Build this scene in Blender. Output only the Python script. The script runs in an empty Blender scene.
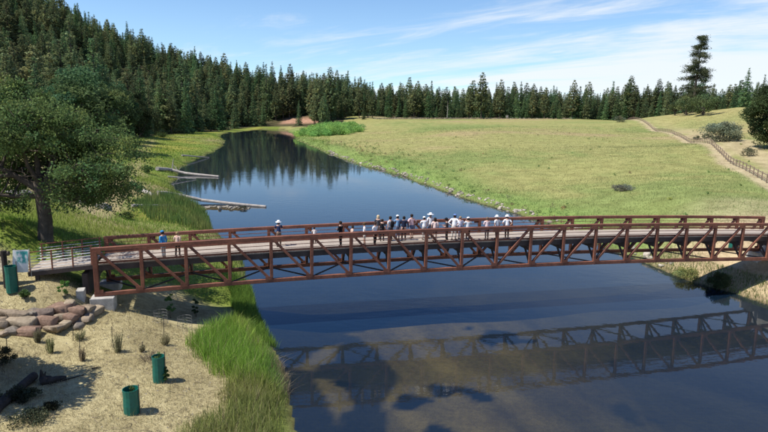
import bpy, math, random
import numpy as np
from mathutils import Vector, Matrix
rng = np.random.default_rng(7)
random.seed(7)
S = bpy.context.scene
COL = S.collection

# ------------------------------------------------------------------ camera
FPX, PITCH, ROLL, HC = 586.42, .1792, .0176, 14.089      # focal length in pixels of a 768 px wide frame
cam_d = bpy.data.cameras.new('camera')
cam_d.sensor_width = 36.0
cam_d.lens = FPX / 768 * 36
cam_d.clip_start, cam_d.clip_end = .1, 20000
cam = bpy.data.objects.new('camera', cam_d)
COL.objects.link(cam)
c_, s_ = math.cos(PITCH), math.sin(PITCH)
cr_, sr_ = math.cos(ROLL), math.sin(ROLL)
FWD = Vector((0, c_, -s_)); UP0 = Vector((0, s_, c_)); RT0 = Vector((1, 0, 0))
RT = RT0 * cr_ + UP0 * sr_
UP = UP0 * cr_ - RT0 * sr_
M = Matrix((RT, UP, -FWD)).transposed().to_4x4()
M.translation = (0, 0, HC)
cam.matrix_world = M
S.camera = cam


def at(u, v, z=None, D=None):
    """point of the place seen at pixel (u, v) of the 768 px photo, at height z or at distance D along y"""
    a, b = u - 384, v - 216
    d = FWD + RT * (a / FPX) - UP * (b / FPX)
    t = (z - HC) / d.z if z is not None else D / d.y
    return Vector((0, 0, HC)) + d * t


def project(x, y, z):
    dx, dy, dz = x, y, z - HC
    w = dy * FWD.y + dz * FWD.z
    r = dx * RT.x + dy * RT.y + dz * RT.z
    u = dx * UP.x + dy * UP.y + dz * UP.z
    return 384 + FPX * r / w, 216 - FPX * u / w, w


# ------------------------------------------------------------------ sky and sun
SUN_AZ, SUN_EL = .36, math.radians(58)
TO_SUN = Vector((-math.cos(SUN_AZ) * math.cos(SUN_EL), -math.sin(SUN_AZ) * math.cos(SUN_EL), math.sin(SUN_EL)))
S.view_settings.view_transform = 'Standard'
S.view_settings.look = 'None'
S.view_settings.exposure = 0.72
S.view_settings.gamma = 1.0
W = bpy.data.worlds.new('World')
S.world = W
W.use_nodes = True
nt = W.node_tree
nt.nodes.clear()


class NT:
    """small node-tree helper"""
    def __init__(self, tree): self.t = tree
    def n(self, typ, ins=None, **kw):
        nd = self.t.nodes.new(typ)
        for k, v in kw.items(): setattr(nd, k, v)
        for k, v in (ins or {}).items():
            s = nd.inputs[k]
            if hasattr(v, 'is_output') or isinstance(v, bpy.types.NodeSocket): self.t.links.new(v, s)
            else: s.default_value = v
        return nd
    def math(self, op, a, b=None, c=None, clamp=False):
        ins = {0: a}
        if b is not None: ins[1] = b
        if c is not None: ins[2] = c
        nd = self.n('ShaderNodeMath', ins, operation=op)
        nd.use_clamp = clamp
        return nd.outputs[0]
    def noise(self, vec, scale, detail=4, rough=.55, dist=0.):
        return self.n('ShaderNodeTexNoise', {'Vector': vec, 'Scale': scale, 'Detail': detail, 'Roughness': rough, 'Distortion': dist}).outputs[0]
    def ramp(self, fac, lo, hi):
        nd = self.n('ShaderNodeMapRange', {0: fac, 1: lo, 2: hi, 3: 0., 4: 1.})
        nd.interpolation_type = 'SMOOTHSTEP'
        return nd.outputs[0]
    def mix(self, fac, a, b, mode='MIX'):
        nd = self.n('ShaderNodeMix', data_type='RGBA', blend_type=mode)
        for s, v in ((nd.inputs[0], fac), (nd.inputs[6], a), (nd.inputs[7], b)):
            if isinstance(v, bpy.types.NodeSocket): self.t.links.new(v, s)
            else: s.default_value = v if not isinstance(v, tuple) else (*v, 1)[:4]
        return nd.outputs[2]


w = NT(nt)
sky = w.n('ShaderNodeTexSky', sky_type='NISHITA', sun_disc=False, sun_elevation=SUN_EL,
          sun_rotation=math.atan2(TO_SUN.x, TO_SUN.y), altitude=300, air_density=1.0, dust_density=.0, ozone_density=4.5)
tc = w.n('ShaderNodeTexCoord').outputs['Generated']
w.t.links.new(w.n('ShaderNodeVectorMath', {0: tc, 1: (0, 0, .045)}, operation='ADD').outputs[0], sky.inputs['Vector'])
sep = w.n('ShaderNodeSeparateXYZ', {0: tc}).outputs
den = w.math('MAXIMUM', w.math('ADD', sep[2], .10), .03)
cx = w.math('DIVIDE', sep[0], den)
cy = w.math('DIVIDE', sep[1], den)
cvec = w.n('ShaderNodeCombineXYZ', {0: w.math('MULTIPLY', cx, .62), 1: w.math('ADD', cy, w.math('MULTIPLY', cx, .75)), 2: 3.7}).outputs[0]
big = w.noise(cvec, .55, 6, .62, .6)
wisp = w.noise(cvec, 1.9, 7, .68, 1.2)
az = w.math('DIVIDE', sep[0], w.math('MAXIMUM', sep[1], .05))
side = w.ramp(az, -.12, .5)
dens = w.math('ADD', w.math('MULTIPLY', big, .75), w.math('MULTIPLY', wisp, .35))
low = w.ramp(sep[2], .16, .05)
cl = w.ramp(w.math('ADD', dens, w.math('ADD', w.math('MULTIPLY', side, .18), w.math('MULTIPLY', low, .10))), .60, .86)
cl = w.math('MULTIPLY', cl, w.math('MULTIPLY', w.math('ADD', .30, w.math('MULTIPLY', .58, w.ramp(sep[2], .30, .13))), w.ramp(sep[2], -.02, .03)))
skyc = w.mix(cl, w.mix(1.0, sky.outputs[0], w.mix(w.ramp(sep[2], .10, .44), (1.06, 1.09, 1.06), (.42, .66, 1.0)), 'MULTIPLY'), (5.6, 5.9, 6.2))
bg = w.n('ShaderNodeBackground', {'Color': skyc, 'Strength': .10})
w.n('ShaderNodeOutputWorld', {0: bg.outputs[0]})

sd = bpy.data.lights.new('sun', 'SUN')
sd.energy = 4.2
sd.angle = math.radians(.55)
sd.color = (1, .95, .87)
sun = bpy.data.objects.new('sun', sd)
COL.objects.link(sun)
sun.rotation_euler = (-TO_SUN).to_track_quat('-Z', 'Y').to_euler()
sun.location = (0, 0, 100)

# ------------------------------------------------------------------ materials
MATS = {}


def newmat(name):
    m = bpy.data.materials.new(name)
    m.use_nodes = True
    m.node_tree.nodes.clear()
    MATS[name] = m
    return m, NT(m.node_tree)


def simple(name, col, rough=.6, var=.25, scale=8., metal=0., bump=.0, col2=None, coords='Object', spec=.4):
    """principled material with two scales of noise in its colour"""
    m, k = newmat(name)
    co = k.n('ShaderNodeTexCoord').outputs[coords]
    n1 = k.noise(co, scale, 5, .6)
    n2 = k.noise(co, scale * 7.3, 3, .6)
    f = k.ramp(k.math('ADD', k.math('MULTIPLY', n1, .65), k.math('MULTIPLY', n2, .35)), .3, .7)
    c2 = col2 or tuple(c * (1 - var) for c in col)
    c1 = tuple(min(1, c * (1 + var * .5)) for c in col)
    c = k.mix(f, c2, c1)
    p = k.n('ShaderNodeBsdfPrincipled', {'Base Color': c, 'Roughness': rough, 'Metallic': metal, 'Specular IOR Level': spec})
    if bump:
        b = k.n('ShaderNodeBump', {'Strength': bump, 'Distance': .02, 'Height': n2})
        k.t.links.new(b.outputs[0], p.inputs['Normal'])
    k.n('ShaderNodeOutputMaterial', {0: p.outputs[0]})
    return m


def vcol(name, rough=.7, transl=.0, var=.0, bump=0., spec=.25, nscale=0.):
    """colour from the mesh's 'col' attribute, a little different on every object"""
    m, k = newmat(name)
    a = k.n('ShaderNodeAttribute', attribute_name='col').outputs['Color']
    if var:
        r = k.n('ShaderNodeObjectInfo').outputs['Random']
        h = k.n('ShaderNodeHueSaturation', {'Hue': k.math('ADD', .5 - var * .035, k.math('MULTIPLY', r, var * .06)),
                                            'Saturation': 1.0,
                                            'Value': k.math('ADD', 1 - var * .9, k.math('MULTIPLY', k.math('FRACT', k.math('MULTIPLY', r, 7.31)), var * 1.8)), 'Color': a})
        a = h.outputs[0]
    if nscale:
        co = k.n('ShaderNodeTexCoord').outputs['Object']
        a = k.mix(k.noise(co, nscale, 5, .65), a, (.0, .0, .0)) if False else k.mix(1.0, a, k.mix(k.ramp(k.noise(co, nscale, 5, .65), .3, .7), (.72, .70, .68), (1.12, 1.12, 1.12)), 'MULTIPLY')
    p = k.n('ShaderNodeBsdfPrincipled', {'Base Color': a, 'Roughness': rough, 'Specular IOR Level': spec})
    out = p.outputs[0]
    if bump:
        co = k.n('ShaderNodeTexCoord').outputs['Object']
        b = k.n('ShaderNodeBump', {'Strength': bump, 'Distance': .05, 'Height': k.noise(co, 9., 6, .65)})
        k.t.links.new(b.outputs[0], p.inputs['Normal'])
    if transl:
        tr = k.n('ShaderNodeBsdfTranslucent', {'Color': a})
        out = k.n('ShaderNodeMixShader', {0: transl, 1: out, 2: tr.outputs[0]}).outputs[0]
    k.n('ShaderNodeOutputMaterial', {0: out})
    return m


LEAF = vcol('leaf', .75, .38, .40, spec=.12)
GRASS = vcol('grass_blade', .75, .42, 0, spec=.1)
ROCKM = vcol('rock', .9, 0, 0, .9, .15, 3.5)
BARK = simple('bark', (.10, .082, .066), .9, .5, 3., bump=.8, spec=.15)
DEADWOOD = simple('dead_wood', (.35, .32, .285), .85, .4, 2.2, bump=.5, spec=.2)
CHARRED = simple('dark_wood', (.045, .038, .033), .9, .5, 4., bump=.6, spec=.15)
STEEL = simple('weathering_steel', (.215, .083, .048), .68, .38, .9, bump=.25, col2=(.105, .040, .026), spec=.35)
DECKM = simple('deck_board', (.34, .29, .24), .85, .16, 1.3, bump=.2, spec=.2)
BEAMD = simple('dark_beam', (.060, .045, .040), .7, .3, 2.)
CONC = simple('concrete', (.40, .385, .35), .9, .35, 2.2, bump=.4)
GALV = simple('galvanised_wire', (.48, .48, .47), .45, .15, 8., metal=.6)
WIRE = simple('dull_wire', (.15, .15, .145), .5, .2, 8., metal=.3)
RAILW = simple('weathered_rail', (.20, .145, .105), .85, .3, 4., bump=.3)
TUBEG = simple('green_tube', (.004, .115, .085), .45, .25, 9., spec=.5)
STAKE = simple('stake', (.10, .085, .06), .85, .3, 5.)
SKIN = simple('skin', (.50, .30, .22), .55, .12, 6.)


def cloth(name, c): return simple('cloth_' + name, c, .85, .15, 9., bump=.2, spec=.15)


# ------------------------------------------------------------------ mesh helpers
def np_mesh(name, V, F, mat, cols=None, smooth=False):
    """mesh from arrays; F is (n,3) or (n,4)"""
    V = np.asarray(V, np.float32); F = np.asarray(F, np.int32)
    me = bpy.data.meshes.new(name)
    k = F.shape[1]
    me.vertices.add(len(V)); me.vertices.foreach_set('co', V.ravel())
    me.loops.add(F.size); me.loops.foreach_set('vertex_index', F.ravel())
    me.polygons.add(len(F))
    me.polygons.foreach_set('loop_start', np.arange(0, F.size, k, dtype=np.int32))
    if smooth: me.polygons.foreach_set('use_smooth', np.ones(len(F), bool))
    if cols is not None:
        at_ = me.attributes.new('col', 'FLOAT_COLOR', 'POINT')
        c4 = np.ones((len(V), 4), np.float32); c4[:, :3] = cols
        at_.data.foreach_set('color', c4.ravel())
    me.update(calc_edges=True)
    me.materials.append(mat)
    return me


class MB:
    """collects shapes and links them as one mesh"""
    def __init__(s): s.v = []; s.f = []; s.c = []; s.col = (1, 1, 1)
    def add(s, vs, fs):
        o = len(s.v)
        s.v += [tuple(v) for v in vs]; s.f += [tuple(i + o for i in f) for f in fs]
        s.c += [s.col] * len(vs)
        return s
    def bar(s, a, b, wx, wy=None, up=(0, 0, 1), ch=.0):
        """rectangular bar from a to b, width wx across, wy along 'up', optional chamfer"""
        a, b = Vector(a), Vector(b); wy = wy or wx
        d = (b - a).normalized(); up = Vector(up)
        x = d.cross(up)
        if x.length < 1e-4: x = d.cross(Vector((1, 0, 0)))
        x.normalize(); y = x.cross(d).normalized()
        hx, hy = wx / 2, wy / 2
        if ch: pr = [(-hx + ch, -hy), (hx - ch, -hy), (hx, -hy + ch), (hx, hy - ch), (hx - ch, hy), (-hx + ch, hy), (-hx, hy - ch), (-hx, -hy + ch)]
        else: pr = [(-hx, -hy), (hx, -hy), (hx, hy), (-hx, hy)]
        n = len(pr)
        vs = [p + x * q[0] + y * q[1] for p in (a, b) for q in pr]
        fs = [(i, (i + 1) % n, n + (i + 1) % n, n + i) for i in range(n)] + [tuple(range(n))[::-1], tuple(range(n, 2 * n))]
        return s.add(vs, fs)
    def box(s, c, sx, sy, sz, rz=0.):
        ca, sa = math.cos(rz), math.sin(rz)
        vs = []
        for z in (-.5, .5):
            for x, y in ((-.5, -.5), (.5, -.5), (.5, .5), (-.5, .5)):
                X, Y = x * sx, y * sy
                vs.append((c[0] + X * ca - Y * sa, c[1] + X * sa + Y * ca, c[2] + z * sz))
        return s.add(vs, [(3, 2, 1, 0), (4, 5, 6, 7), (0, 1, 5, 4), (1, 2, 6, 5), (2, 3, 7, 6), (3, 0, 4, 7)])
    def tube(s, pts, rad, n=8, cap=True):
        pts = [Vector(p) for p in pts]
        if not hasattr(rad, '__len__'): rad = [rad] * len(pts)
        vs = []; prev = None
        for i, p in enumerate(pts):
            d = (pts[min(i + 1, len(pts) - 1)] - pts[max(i - 1, 0)]).normalized()
            x = d.cross(prev if prev is not None else (Vector((0, 0, 1)) if abs(d.z) < .9 else Vector((1, 0, 0))))
            if x.length < 1e-5: x = d.cross(Vector((0, 1, 0)))
            x.normalize(); y = d.cross(x)
            prev = -y if False else (x.cross(d))
            for k in range(n):
                a = 2 * math.pi * k / n
                vs.append(p + (x * math.cos(a) + y * math.sin(a)) * rad[i])
        fs = []
        for i in range(len(pts) - 1):
            for k in range(n):
                k2 = (k + 1) % n
                fs.append((i * n + k, i * n + k2, (i + 1) * n + k2, (i + 1) * n + k))
        if cap:
            fs.append(tuple(range(n))[::-1]); o = (len(pts) - 1) * n
            fs.append(tuple(range(o, o + n)))
        return s.add(vs, fs)
    def lathe(s, c, prof, n=16, cap=True):
        vs = [(c[0] + r * math.cos(2 * math.pi * k / n), c[1] + r * math.sin(2 * math.pi * k / n), c[2] + z) for r, z in prof for k in range(n)]
        fs = [(i * n + k, i * n + (k + 1) % n, (i + 1) * n + (k + 1) % n, (i + 1) * n + k) for i in range(len(prof) - 1) for k in range(n)]
        if cap: fs += [tuple(range(n))[::-1], tuple(range((len(prof) - 1) * n, len(prof) * n))]
        return s.add(vs, fs)
    def mesh(s, name, mat, smooth=False, cols=False):
        me = bpy.data.meshes.new(name)
        me.from_pydata(s.v, [], s.f)
        if smooth: me.polygons.foreach_set('use_smooth', [True] * len(me.polygons))
        if cols:
            a = me.attributes.new('col', 'FLOAT_COLOR', 'POINT')
            a.data.foreach_set('color', np.c_[np.array(s.c, np.float32), np.ones(len(s.c), np.float32)].ravel())
        me.update()
        me.materials.append(mat)
        return me
    def build(s, name, mat, parent=None, smooth=False, cols=False):
        return link(name, s.mesh(name, mat, smooth, cols), parent)


def link(name, data, parent=None, loc=None, kind=None):
    o = bpy.data.objects.new(name, data)
    COL.objects.link(o)
    if parent: o.parent = parent
    if loc is not None: o.location = loc
    if kind: o['kind'] = kind
    return o


def tag(o, label, cat, group=None):
    o['label'] = label; o['category'] = cat
    if group: o['group'] = group
    return o


def thing(name, label, cat, loc=(0, 0, 0), rz=0., group=None, scale=None):
    o = bpy.data.objects.new(name, None)
    COL.objects.link(o)
    o.location = loc; o.rotation_euler = (0, 0, rz)
    o.empty_display_size = .3
    if scale: o.scale = (scale,) * 3 if not hasattr(scale, '__len__') else scale
    return tag(o, label, cat, group)


def copy_tree(src, loc, rz=0., scale=None, label=None, group=None):
    r = src.copy(); COL.objects.link(r)
    r.location = loc; r.rotation_euler = (0, 0, rz)
    if scale: r.scale = (scale,) * 3 if not hasattr(scale, '__len__') else scale
    if label: r['label'] = label
    if group: r['group'] = group
    for ch in list(src.children):
        c = ch.copy(); COL.objects.link(c); c.parent = r
        for g in list(ch.children):
            d = g.copy(); COL.objects.link(d); d.parent = c
    return r


# ------------------------------------------------------------------ terrain
shore_px = [(300, 450), (293, 428), (287, 398), (284, 372), (276, 350), (262, 328), (250, 308), (248, 290), (245, 272), (238, 255), (226, 241), (215, 231),
            (209, 217), (200, 207), (188, 200), (176, 192), (172, 184), (177, 172), (186, 164), (200, 157), (214, 151), (222, 146), (224.5, 141), (219, 136.5),
            (222, 133.5), (247, 131), (264, 129), (284, 129.5), (293, 134), (298, 140.5), (324, 151.5), (351, 162), (378, 169.5), (400, 175), (430, 186), (460, 197), (490, 206),
            (512, 213), (545, 223), (580, 236), (612, 249), (640, 261), (665, 271), (692, 283), (735, 294), (768, 305)]
SHORE = [at(u, v, z=0).xy for u, v in shore_px]
SHORE = np.array([(-2.5, -70), (-2.5, 5), (-3.2, 16)] + [tuple(p) for p in SHORE] + [(31, 34), (33, 20), (34, -70)])


def sdf(x, y, P=SHORE):
    """signed distance to the pond's edge, positive on land"""
    x = np.asarray(x, float); y = np.asarray(y, float)
    d = np.full(x.shape, 1e9); ins = np.zeros(x.shape, bool)
    n = len(P)
    for i in range(n):
        ax, ay = P[i]; bx, by = P[(i + 1) % n]
        ex, ey = bx - ax, by - ay
        t = np.clip(((x - ax) * ex + (y - ay) * ey) / (ex * ex + ey * ey + 1e-12), 0, 1)
        d = np.minimum(d, (x - ax - t * ex) ** 2 + (y - ay - t * ey) ** 2)
        cond = ((ay > y) != (by > y))
        with np.errstate(divide='ignore', invalid='ignore'):
            xi = ax + (y - ay) * ex / (ey if ey != 0 else 1e-12)
        ins ^= cond & (x < xi)
    d = np.sqrt(d)
    return np.where(ins, -d, d)


ctrl = []
for u, v, z in [  # left bank, near
        (0, 432, 1.6), (60, 432, 1.45), (132, 413, 1.0), (159, 382, 1.0), (200, 400, .75), (215, 432, .75), (0, 348, 1.75), (60, 330, 1.7), (95, 322, 1.7), (130, 335, 1.45),
        (190, 330, .40), (215, 318, .3), (150, 316, 1.15), (205, 300, .4), (170, 322, .75), (0, 316, 2.35), (45, 312, 2.35), (90, 306, 2.2), (20, 294, 3.25), (70, 294, 3.1), (45, 286, 3.55), (115, 282, 2.3), (160, 282, 1.5), (205, 285, .7),
        (0, 266, 4.3), (12, 252, 4.4), (45, 246, 4.4), (100, 243, 3.6), (150, 234, 2.2), (190, 232, 1.1), (0, 232, 5.2), (110, 206, 2.9), (60, 205, 4.4), (0, 200, 7.5), (100, 178, 3.3),
        (140, 160, 2.2), (140, 190, 1.9), (190, 142, .9), (150, 136, 2.4), (205, 133, 1.2), (175, 131, 2.2), (110, 141, 3.2), (70, 150, 4.6),
        # right bank and meadow
        (450, 150, 3.0), (450, 131, 6.0), (560, 160, 3.8), (560, 200, 1.4), (530, 190, 1.2), (660, 200, 3.4), (700, 200, 4.1), (740, 206, 4.3), (700, 262, 1.2), (742, 262, 1.9), (760, 285, 1.2), (768, 296, .8),
        (640, 225, 1.4), (690, 228, 3.0), (110, 312, 1.85), (400, 150, 2.2), (370, 140, 1.6), (380, 122, 6.9)]:
    p = at(u, v, z=z); ctrl.append((p.x, p.y, z))
for u, v, D in [(380, 118, 450), (470, 118.5, 455), (560, 119, 450), (625, 122, 380), (640, 121, 400), (655, 131, 270), (690, 143, 180), (730, 163, 115), (764, 181, 88), (800, 202, 74),
                (690, 112, 330), (650, 117, 350), (740, 107, 310), (720, 141, 150), (768, 148, 130), (740, 128, 210), (860, 140, 140)]:
    p = at(u, v, D=D); ctrl.append(tuple(p))
for u, v, D, dz in [(0, -3, 330, -22), (80, 16, 400, -22), (160, 56, 430, -22), (220, 74, 440, -21), (285, 78, 470, -22), (340, 80, 500, -22), (-120, -40, 260, -18), (40, 50, 260, -22), (100, 78, 240, -20),
                    (150, 90, 300, -22), (0, 70, 180, -18), (50, 115, 130, -7), (560, 92, 560, -22), (700, 96, 480, -20), (880, 100, 360, -10)]:
    p = at(u, v, D=D); ctrl.append((p.x, p.y, p.z + dz))
ctrl += [(31, 47.3, 1.3), (33, 47.5, 2.5), (34.6, 46, 4.2), (35, 50, 4.35), (36, 49, 4.4), (42, 46, 4.2), (38, 40, 3.3), (34, 42, 2.0), (45, 30, 4), (40, 0, 4), (60, 50, 4.6),
         (-60, 60, 9), (-115, 424, 3), (-85, 424, 2.2), (-58, 424, 3.0), (-40, 420, 4.5), (-90, 440, 5.5), (-60, 440, 7.5), (-125, 380, 3), (-60, 20, 7), (-30, 10, 3.5), (-12, 8, 1.5), (-40, 36, 5.2), (-30, -40, 3), (-90, 100, 15), (-300, 250, 70), (-500, 400, 110), (-170, 520, 34), (-60, 620, 12), (100, 700, 10),
         (350, 600, 14), (600, 500, 30), (0, 1200, 25), (-500, 1000, 90), (500, 1100, 25), (-1200, 900, 150), (1300, 900, 60), (0, 3500, 40), (-2500, 3000, 120), (2500, 3000, 60), (-800, 0, 110), (800, 0, 40), (0, -300, 6)]
ctrl = np.array(ctrl)


def warp(x, y):
    yy = np.maximum(np.asarray(y, float), -15) + 30
    return np.stack([np.asarray(x, float) / yy * 2.2, np.log(yy) * 1.6], -1)


CQ = warp(ctrl[:, 0], ctrl[:, 1])
Dm = np.sqrt(((CQ[:, None] - CQ[None]) ** 2).sum(-1) + .0004)
A_ = np.block([[Dm + np.eye(len(CQ)) * -.01, np.c_[np.ones(len(CQ)), CQ]], [np.c_[np.ones(len(CQ)), CQ].T, np.zeros((3, 3))]])
ZS = np.log(ctrl[:, 2] + 6)                                 # heights span three decades
RB = np.linalg.solve(A_, np.r_[ZS, 0, 0, 0])


def base_z(x, y):
    q = warp(x, y).reshape(-1, 2)
    out = np.empty(len(q))
    for i in range(0, len(q), 40000):
        qq = q[i:i + 40000]
        K = np.sqrt(((qq[:, None] - CQ[None]) ** 2).sum(-1) + .0004)
        out[i:i + 40000] = K @ RB[:-3] + RB[-3] + qq @ RB[-2:]
    return (np.exp(np.clip(out, -3, 5.4)) - 6).reshape(np.shape(x))


def vnoise(x, y, s, seed=0):
    """cheap smooth noise in [-1,1]"""
    x = np.asarray(x) / s; y = np.asarray(y) / s
    r = np.random.default_rng(seed)
    o = 0
    for k in range(5):
        a = r.uniform(0, 6.28); fq = r.uniform(.6, 1.9); ph = r.uniform(0, 6.28, 2)
        o = o + np.sin((x * math.cos(a) + y * math.sin(a)) * fq + ph[0] + 1.7 * np.sin((-x * math.sin(a) + y * math.cos(a)) * fq * .7 + ph[1]))
    return o / 3.2


BAR = at(224, 208, z=.05).xy


def ground_z(x, y, with_d=False):
    x = np.asarray(x, float); y = np.asarray(y, float)
    d = sdf(x, y)
    wob = vnoise(x, y, 2.2, 3) * .35 * np.clip(np.hypot(x, y - 20) / 60, .4, 2.)
    d = d + wob
    b = np.maximum(base_z(x, y), .25)
    wd = np.clip(b * 3.2, 1.5, 9)
    t = np.clip(d / wd, 0, 1)
    land = .02 + (b - .02) * t * (1.55 - .55 * t) + vnoise(x, y, 1.3, 5) * .05 * np.clip(d / 2, 0, 1) + vnoise(x, y, 7., 6) * .16 * np.clip(d / 8, 0, 1)
    land = np.maximum(land, .02)
    wat = -np.minimum(.05 + .16 * np.abs(d), .72) - .12 * (1 + vnoise(x, y, 3., 9)) * np.clip(-d / 3, 0, 1)
    z = np.where(d > 0, land, wat)
    bar = .16 - (((x - BAR[0]) / 4.2) ** 2 + ((y - BAR[1]) / 1.5) ** 2) * .2 + vnoise(x, y, .8, 4) * .05
    z = np.maximum(z, np.where(bar > -.4, bar, -9))
    return (z, d) if with_d else z


def gz1(x, y): return float(ground_z(np.array([x]), np.array([y]))[0])


def at_ground(u, v):
    """point of the ground seen at pixel (u, v): march along the ray to the first hit"""
    Ds = np.geomspace(14, 900, 900)
    p0, p1 = at(u, v, D=1.), at(u, v, D=2.)
    st = p1 - p0; org = Vector((0, 0, HC))
    x, y, z = org.x + st.x * Ds, org.y + st.y * Ds, org.z + st.z * Ds
    g_ = ground_z(x, y); hit = np.where(z < g_)[0]
    i = hit[0] if len(hit) else len(Ds) - 1
    return Vector((float(x[i]), float(y[i]), float(g_[i])))


def axis(lo, dlo, dhi, hi, step, g):
    a = list(np.arange(dlo, dhi, step))
    s = step; v = a[-1]
    while v < hi: s *= g; v += s; a.append(v)
    s = step; v = a[0]; pre = []
    while v > lo: s *= g; v -= s; pre.append(v)
    return np.array(pre[::-1] + a)


GX = axis(-4000, -27, 38, 4000, .28, 1.027)
GY = axis(-300, 14, 56, 5000, .28, 1.021)
X, Y = np.meshgrid(GX, GY)
Z, DD = ground_z(X, Y, True)

# fence line and the trail behind it
fence_px = [(625, 122, 380), (640, 126, 318), (655, 131, 270), (672, 136.5, 222), (690, 143, 180), (710, 152.5, 143), (730, 163, 115), (748, 172.5, 99), (764, 181, 88), (790, 196, 76)]
FEN = np.array([tuple(at(u, v, D=D).xy) for u, v, D in fence_px])


def seg_dist(x, y, P):
    d = np.full(np.shape(x), 1e9); sd_ = np.zeros(np.shape(x))
    for i in range(len(P) - 1):
        ax, ay = P[i]; ex, ey = P[i + 1] - P[i]
        t = np.clip(((x - ax) * ex + (y - ay) * ey) / (ex * ex + ey * ey), 0, 1)
        q = np.hypot(x - ax - t * ex, y - ay - t * ey)
        side_ = np.sign((x - ax) * ey - (y - ay) * ex)
        sd_ = np.where(q < d, side_, sd_); d = np.minimum(d, q)
    return d, sd_


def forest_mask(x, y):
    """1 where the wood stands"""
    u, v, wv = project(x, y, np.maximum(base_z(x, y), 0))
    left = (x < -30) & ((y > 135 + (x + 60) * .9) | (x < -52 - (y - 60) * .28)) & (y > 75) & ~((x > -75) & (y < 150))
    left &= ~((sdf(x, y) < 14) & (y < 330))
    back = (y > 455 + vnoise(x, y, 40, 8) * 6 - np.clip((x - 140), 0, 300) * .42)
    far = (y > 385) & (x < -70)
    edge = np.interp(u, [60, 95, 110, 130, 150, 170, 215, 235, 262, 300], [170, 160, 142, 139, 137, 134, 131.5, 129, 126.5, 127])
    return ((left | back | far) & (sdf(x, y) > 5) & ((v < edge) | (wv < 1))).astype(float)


def lerp(a, b, t): return a + (np.asarray(b) - a) * t[..., None]


def sm(x, a, b):
    t = np.clip((x - a) / (b - a), 0, 1)
    return t * t * (3 - 2 * t)


FM = forest_mask(X, Y)
n1, n2, n3 = vnoise(X, Y, 9, 11), vnoise(X, Y, 31, 12), vnoise(X, Y, 3.2, 13)
fd, fside = seg_dist(X, Y, FEN)
XF = np.interp(Y, FEN[::-1, 1], FEN[::-1, 0]) + np.maximum(0, Y - 380) * .4
right = X > -40
C = np.zeros(X.shape + (3,))
meadow = lerp(lerp(np.full(X.shape + (3,), (.265, .268, .105)), (.31, .265, .135), sm(n2 + .7 * n1, .3, 1.4)), (.19, .235, .08), sm(-n2 + .4 * n3, .1, 1.1))
leftb = lerp(lerp(np.full(X.shape + (3,), (.15, .20, .04)), (.24, .24, .055), sm(n1 + .4 * n3, -.1, .9)), (.30, .245, .14), sm(n2 - .6 * n1, .75, 1.5))
# the pond parts the greener left bank from the meadow
MIDX = np.interp(Y, [0, 40, 60, 100, 150, 235, 300, 420], [2, 3, -2, -14, -30, -48, -52, -75])
C[:] = np.where((X > MIDX)[..., None], meadow, leftb)
lush = sm(DD + n1 * 2.5, 13, 2.5) * (X > -60)
C = lerp(C, (.14, .23, .06), lush * .75 * (X > MIDX) * sm(Y, 56, 62))
# dry straw in front of and under the bridge
straw = sm(Y + .28 * (X + 20) + n3 * .6 + 6.5 * sm(X, -15.5, -18.5), 43, 41) * (X < 4) * sm(DD + n3 * .4, .8, 1.6)
C = lerp(C, lerp(np.full(X.shape + (3,), (.365, .325, .19)), (.26, .22, .13), sm(n3 + n1 * .6 + .5 * vnoise(X, Y, .9, 44), -.2, 1.2)), straw)
# sandy bank at the right end of the bridge
sand = sm(np.hypot(X - 34, (Y - 46) * 1.0) + n1 * 2, 16, 9) * (X > 18)
C = lerp(C, (.42, .34, .22), sand)
C = lerp(C, (.40, .33, .23), sm(np.hypot(X - 48, Y - 56) , 20, 12) * .4 * (X > 30))
# trail, upper field
C = lerp(C, (.34, .30, .14), sm(X - XF, 2, 8) * .4)
C = lerp(C, (.42, .35, .24), sm(np.abs(fd + .5 * n3), 2.4, 1.0) * (Y > 60) * (Y < 400) * .8)
C = lerp(C, (.40, .335, .22), sm(np.abs(X - XF - 7 + n1 * 1.5), 5.5, 2.5) * (Y > 60) * sm(Y, 330, 150) * .75)
C = lerp(C, (.40, .34, .20), sm(np.abs(Y - 452 + n2 * 3), 14, 4) * (X > -20) * (X < 170) * .6)
# gravel path at the ramp's end
C = lerp(C, (.40, .38, .36), sm(np.hypot((X + 27) * .55, Y - 34.2 - (X + 27) * .24), 2.6, 1.6) * (X < -21.3))
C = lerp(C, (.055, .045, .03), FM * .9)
C = lerp(C, (.36, .22, .16), sm(np.hypot((X + 62) / 16, (Y - 432) / 10), 1.1, .7))
C = lerp(C, (.30, .28, .25), sm(np.hypot((X - BAR[0]) / 4, (Y - BAR[1]) / 1.5), 1.1, .8))
tanp = np.array([tuple(at(u, v, z=3.2).xy) for u, v in [(-20, 175), (60, 160), (112, 158), (134, 176), (120, 205), (104, 219), (60, 214), (-20, 206)]])
C = lerp(C, lerp(np.full(X.shape + (3,), (.33, .275, .17)), (.26, .24, .10), sm(n3 + n1, -.2, 1.)), sm(-sdf(X, Y, tanp) + n3 * .8, -1.5, 1.5) * .85)
trk = np.array([tuple(at(u, v, z=z).xy) for u, v, z in [(152, 139, 2.2), (140, 155, 2.2), (132, 178, 2.5), (118, 204, 2.6), (98, 222, 3.2)]])
C = lerp(C, (.34, .28, .16), sm(seg_dist(X, Y, trk)[0] + n3 * .5, 2.2, .8) * .65)
wet = sm(DD, .9, -.1)
silt = np.full(X.shape, -9.)
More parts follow.
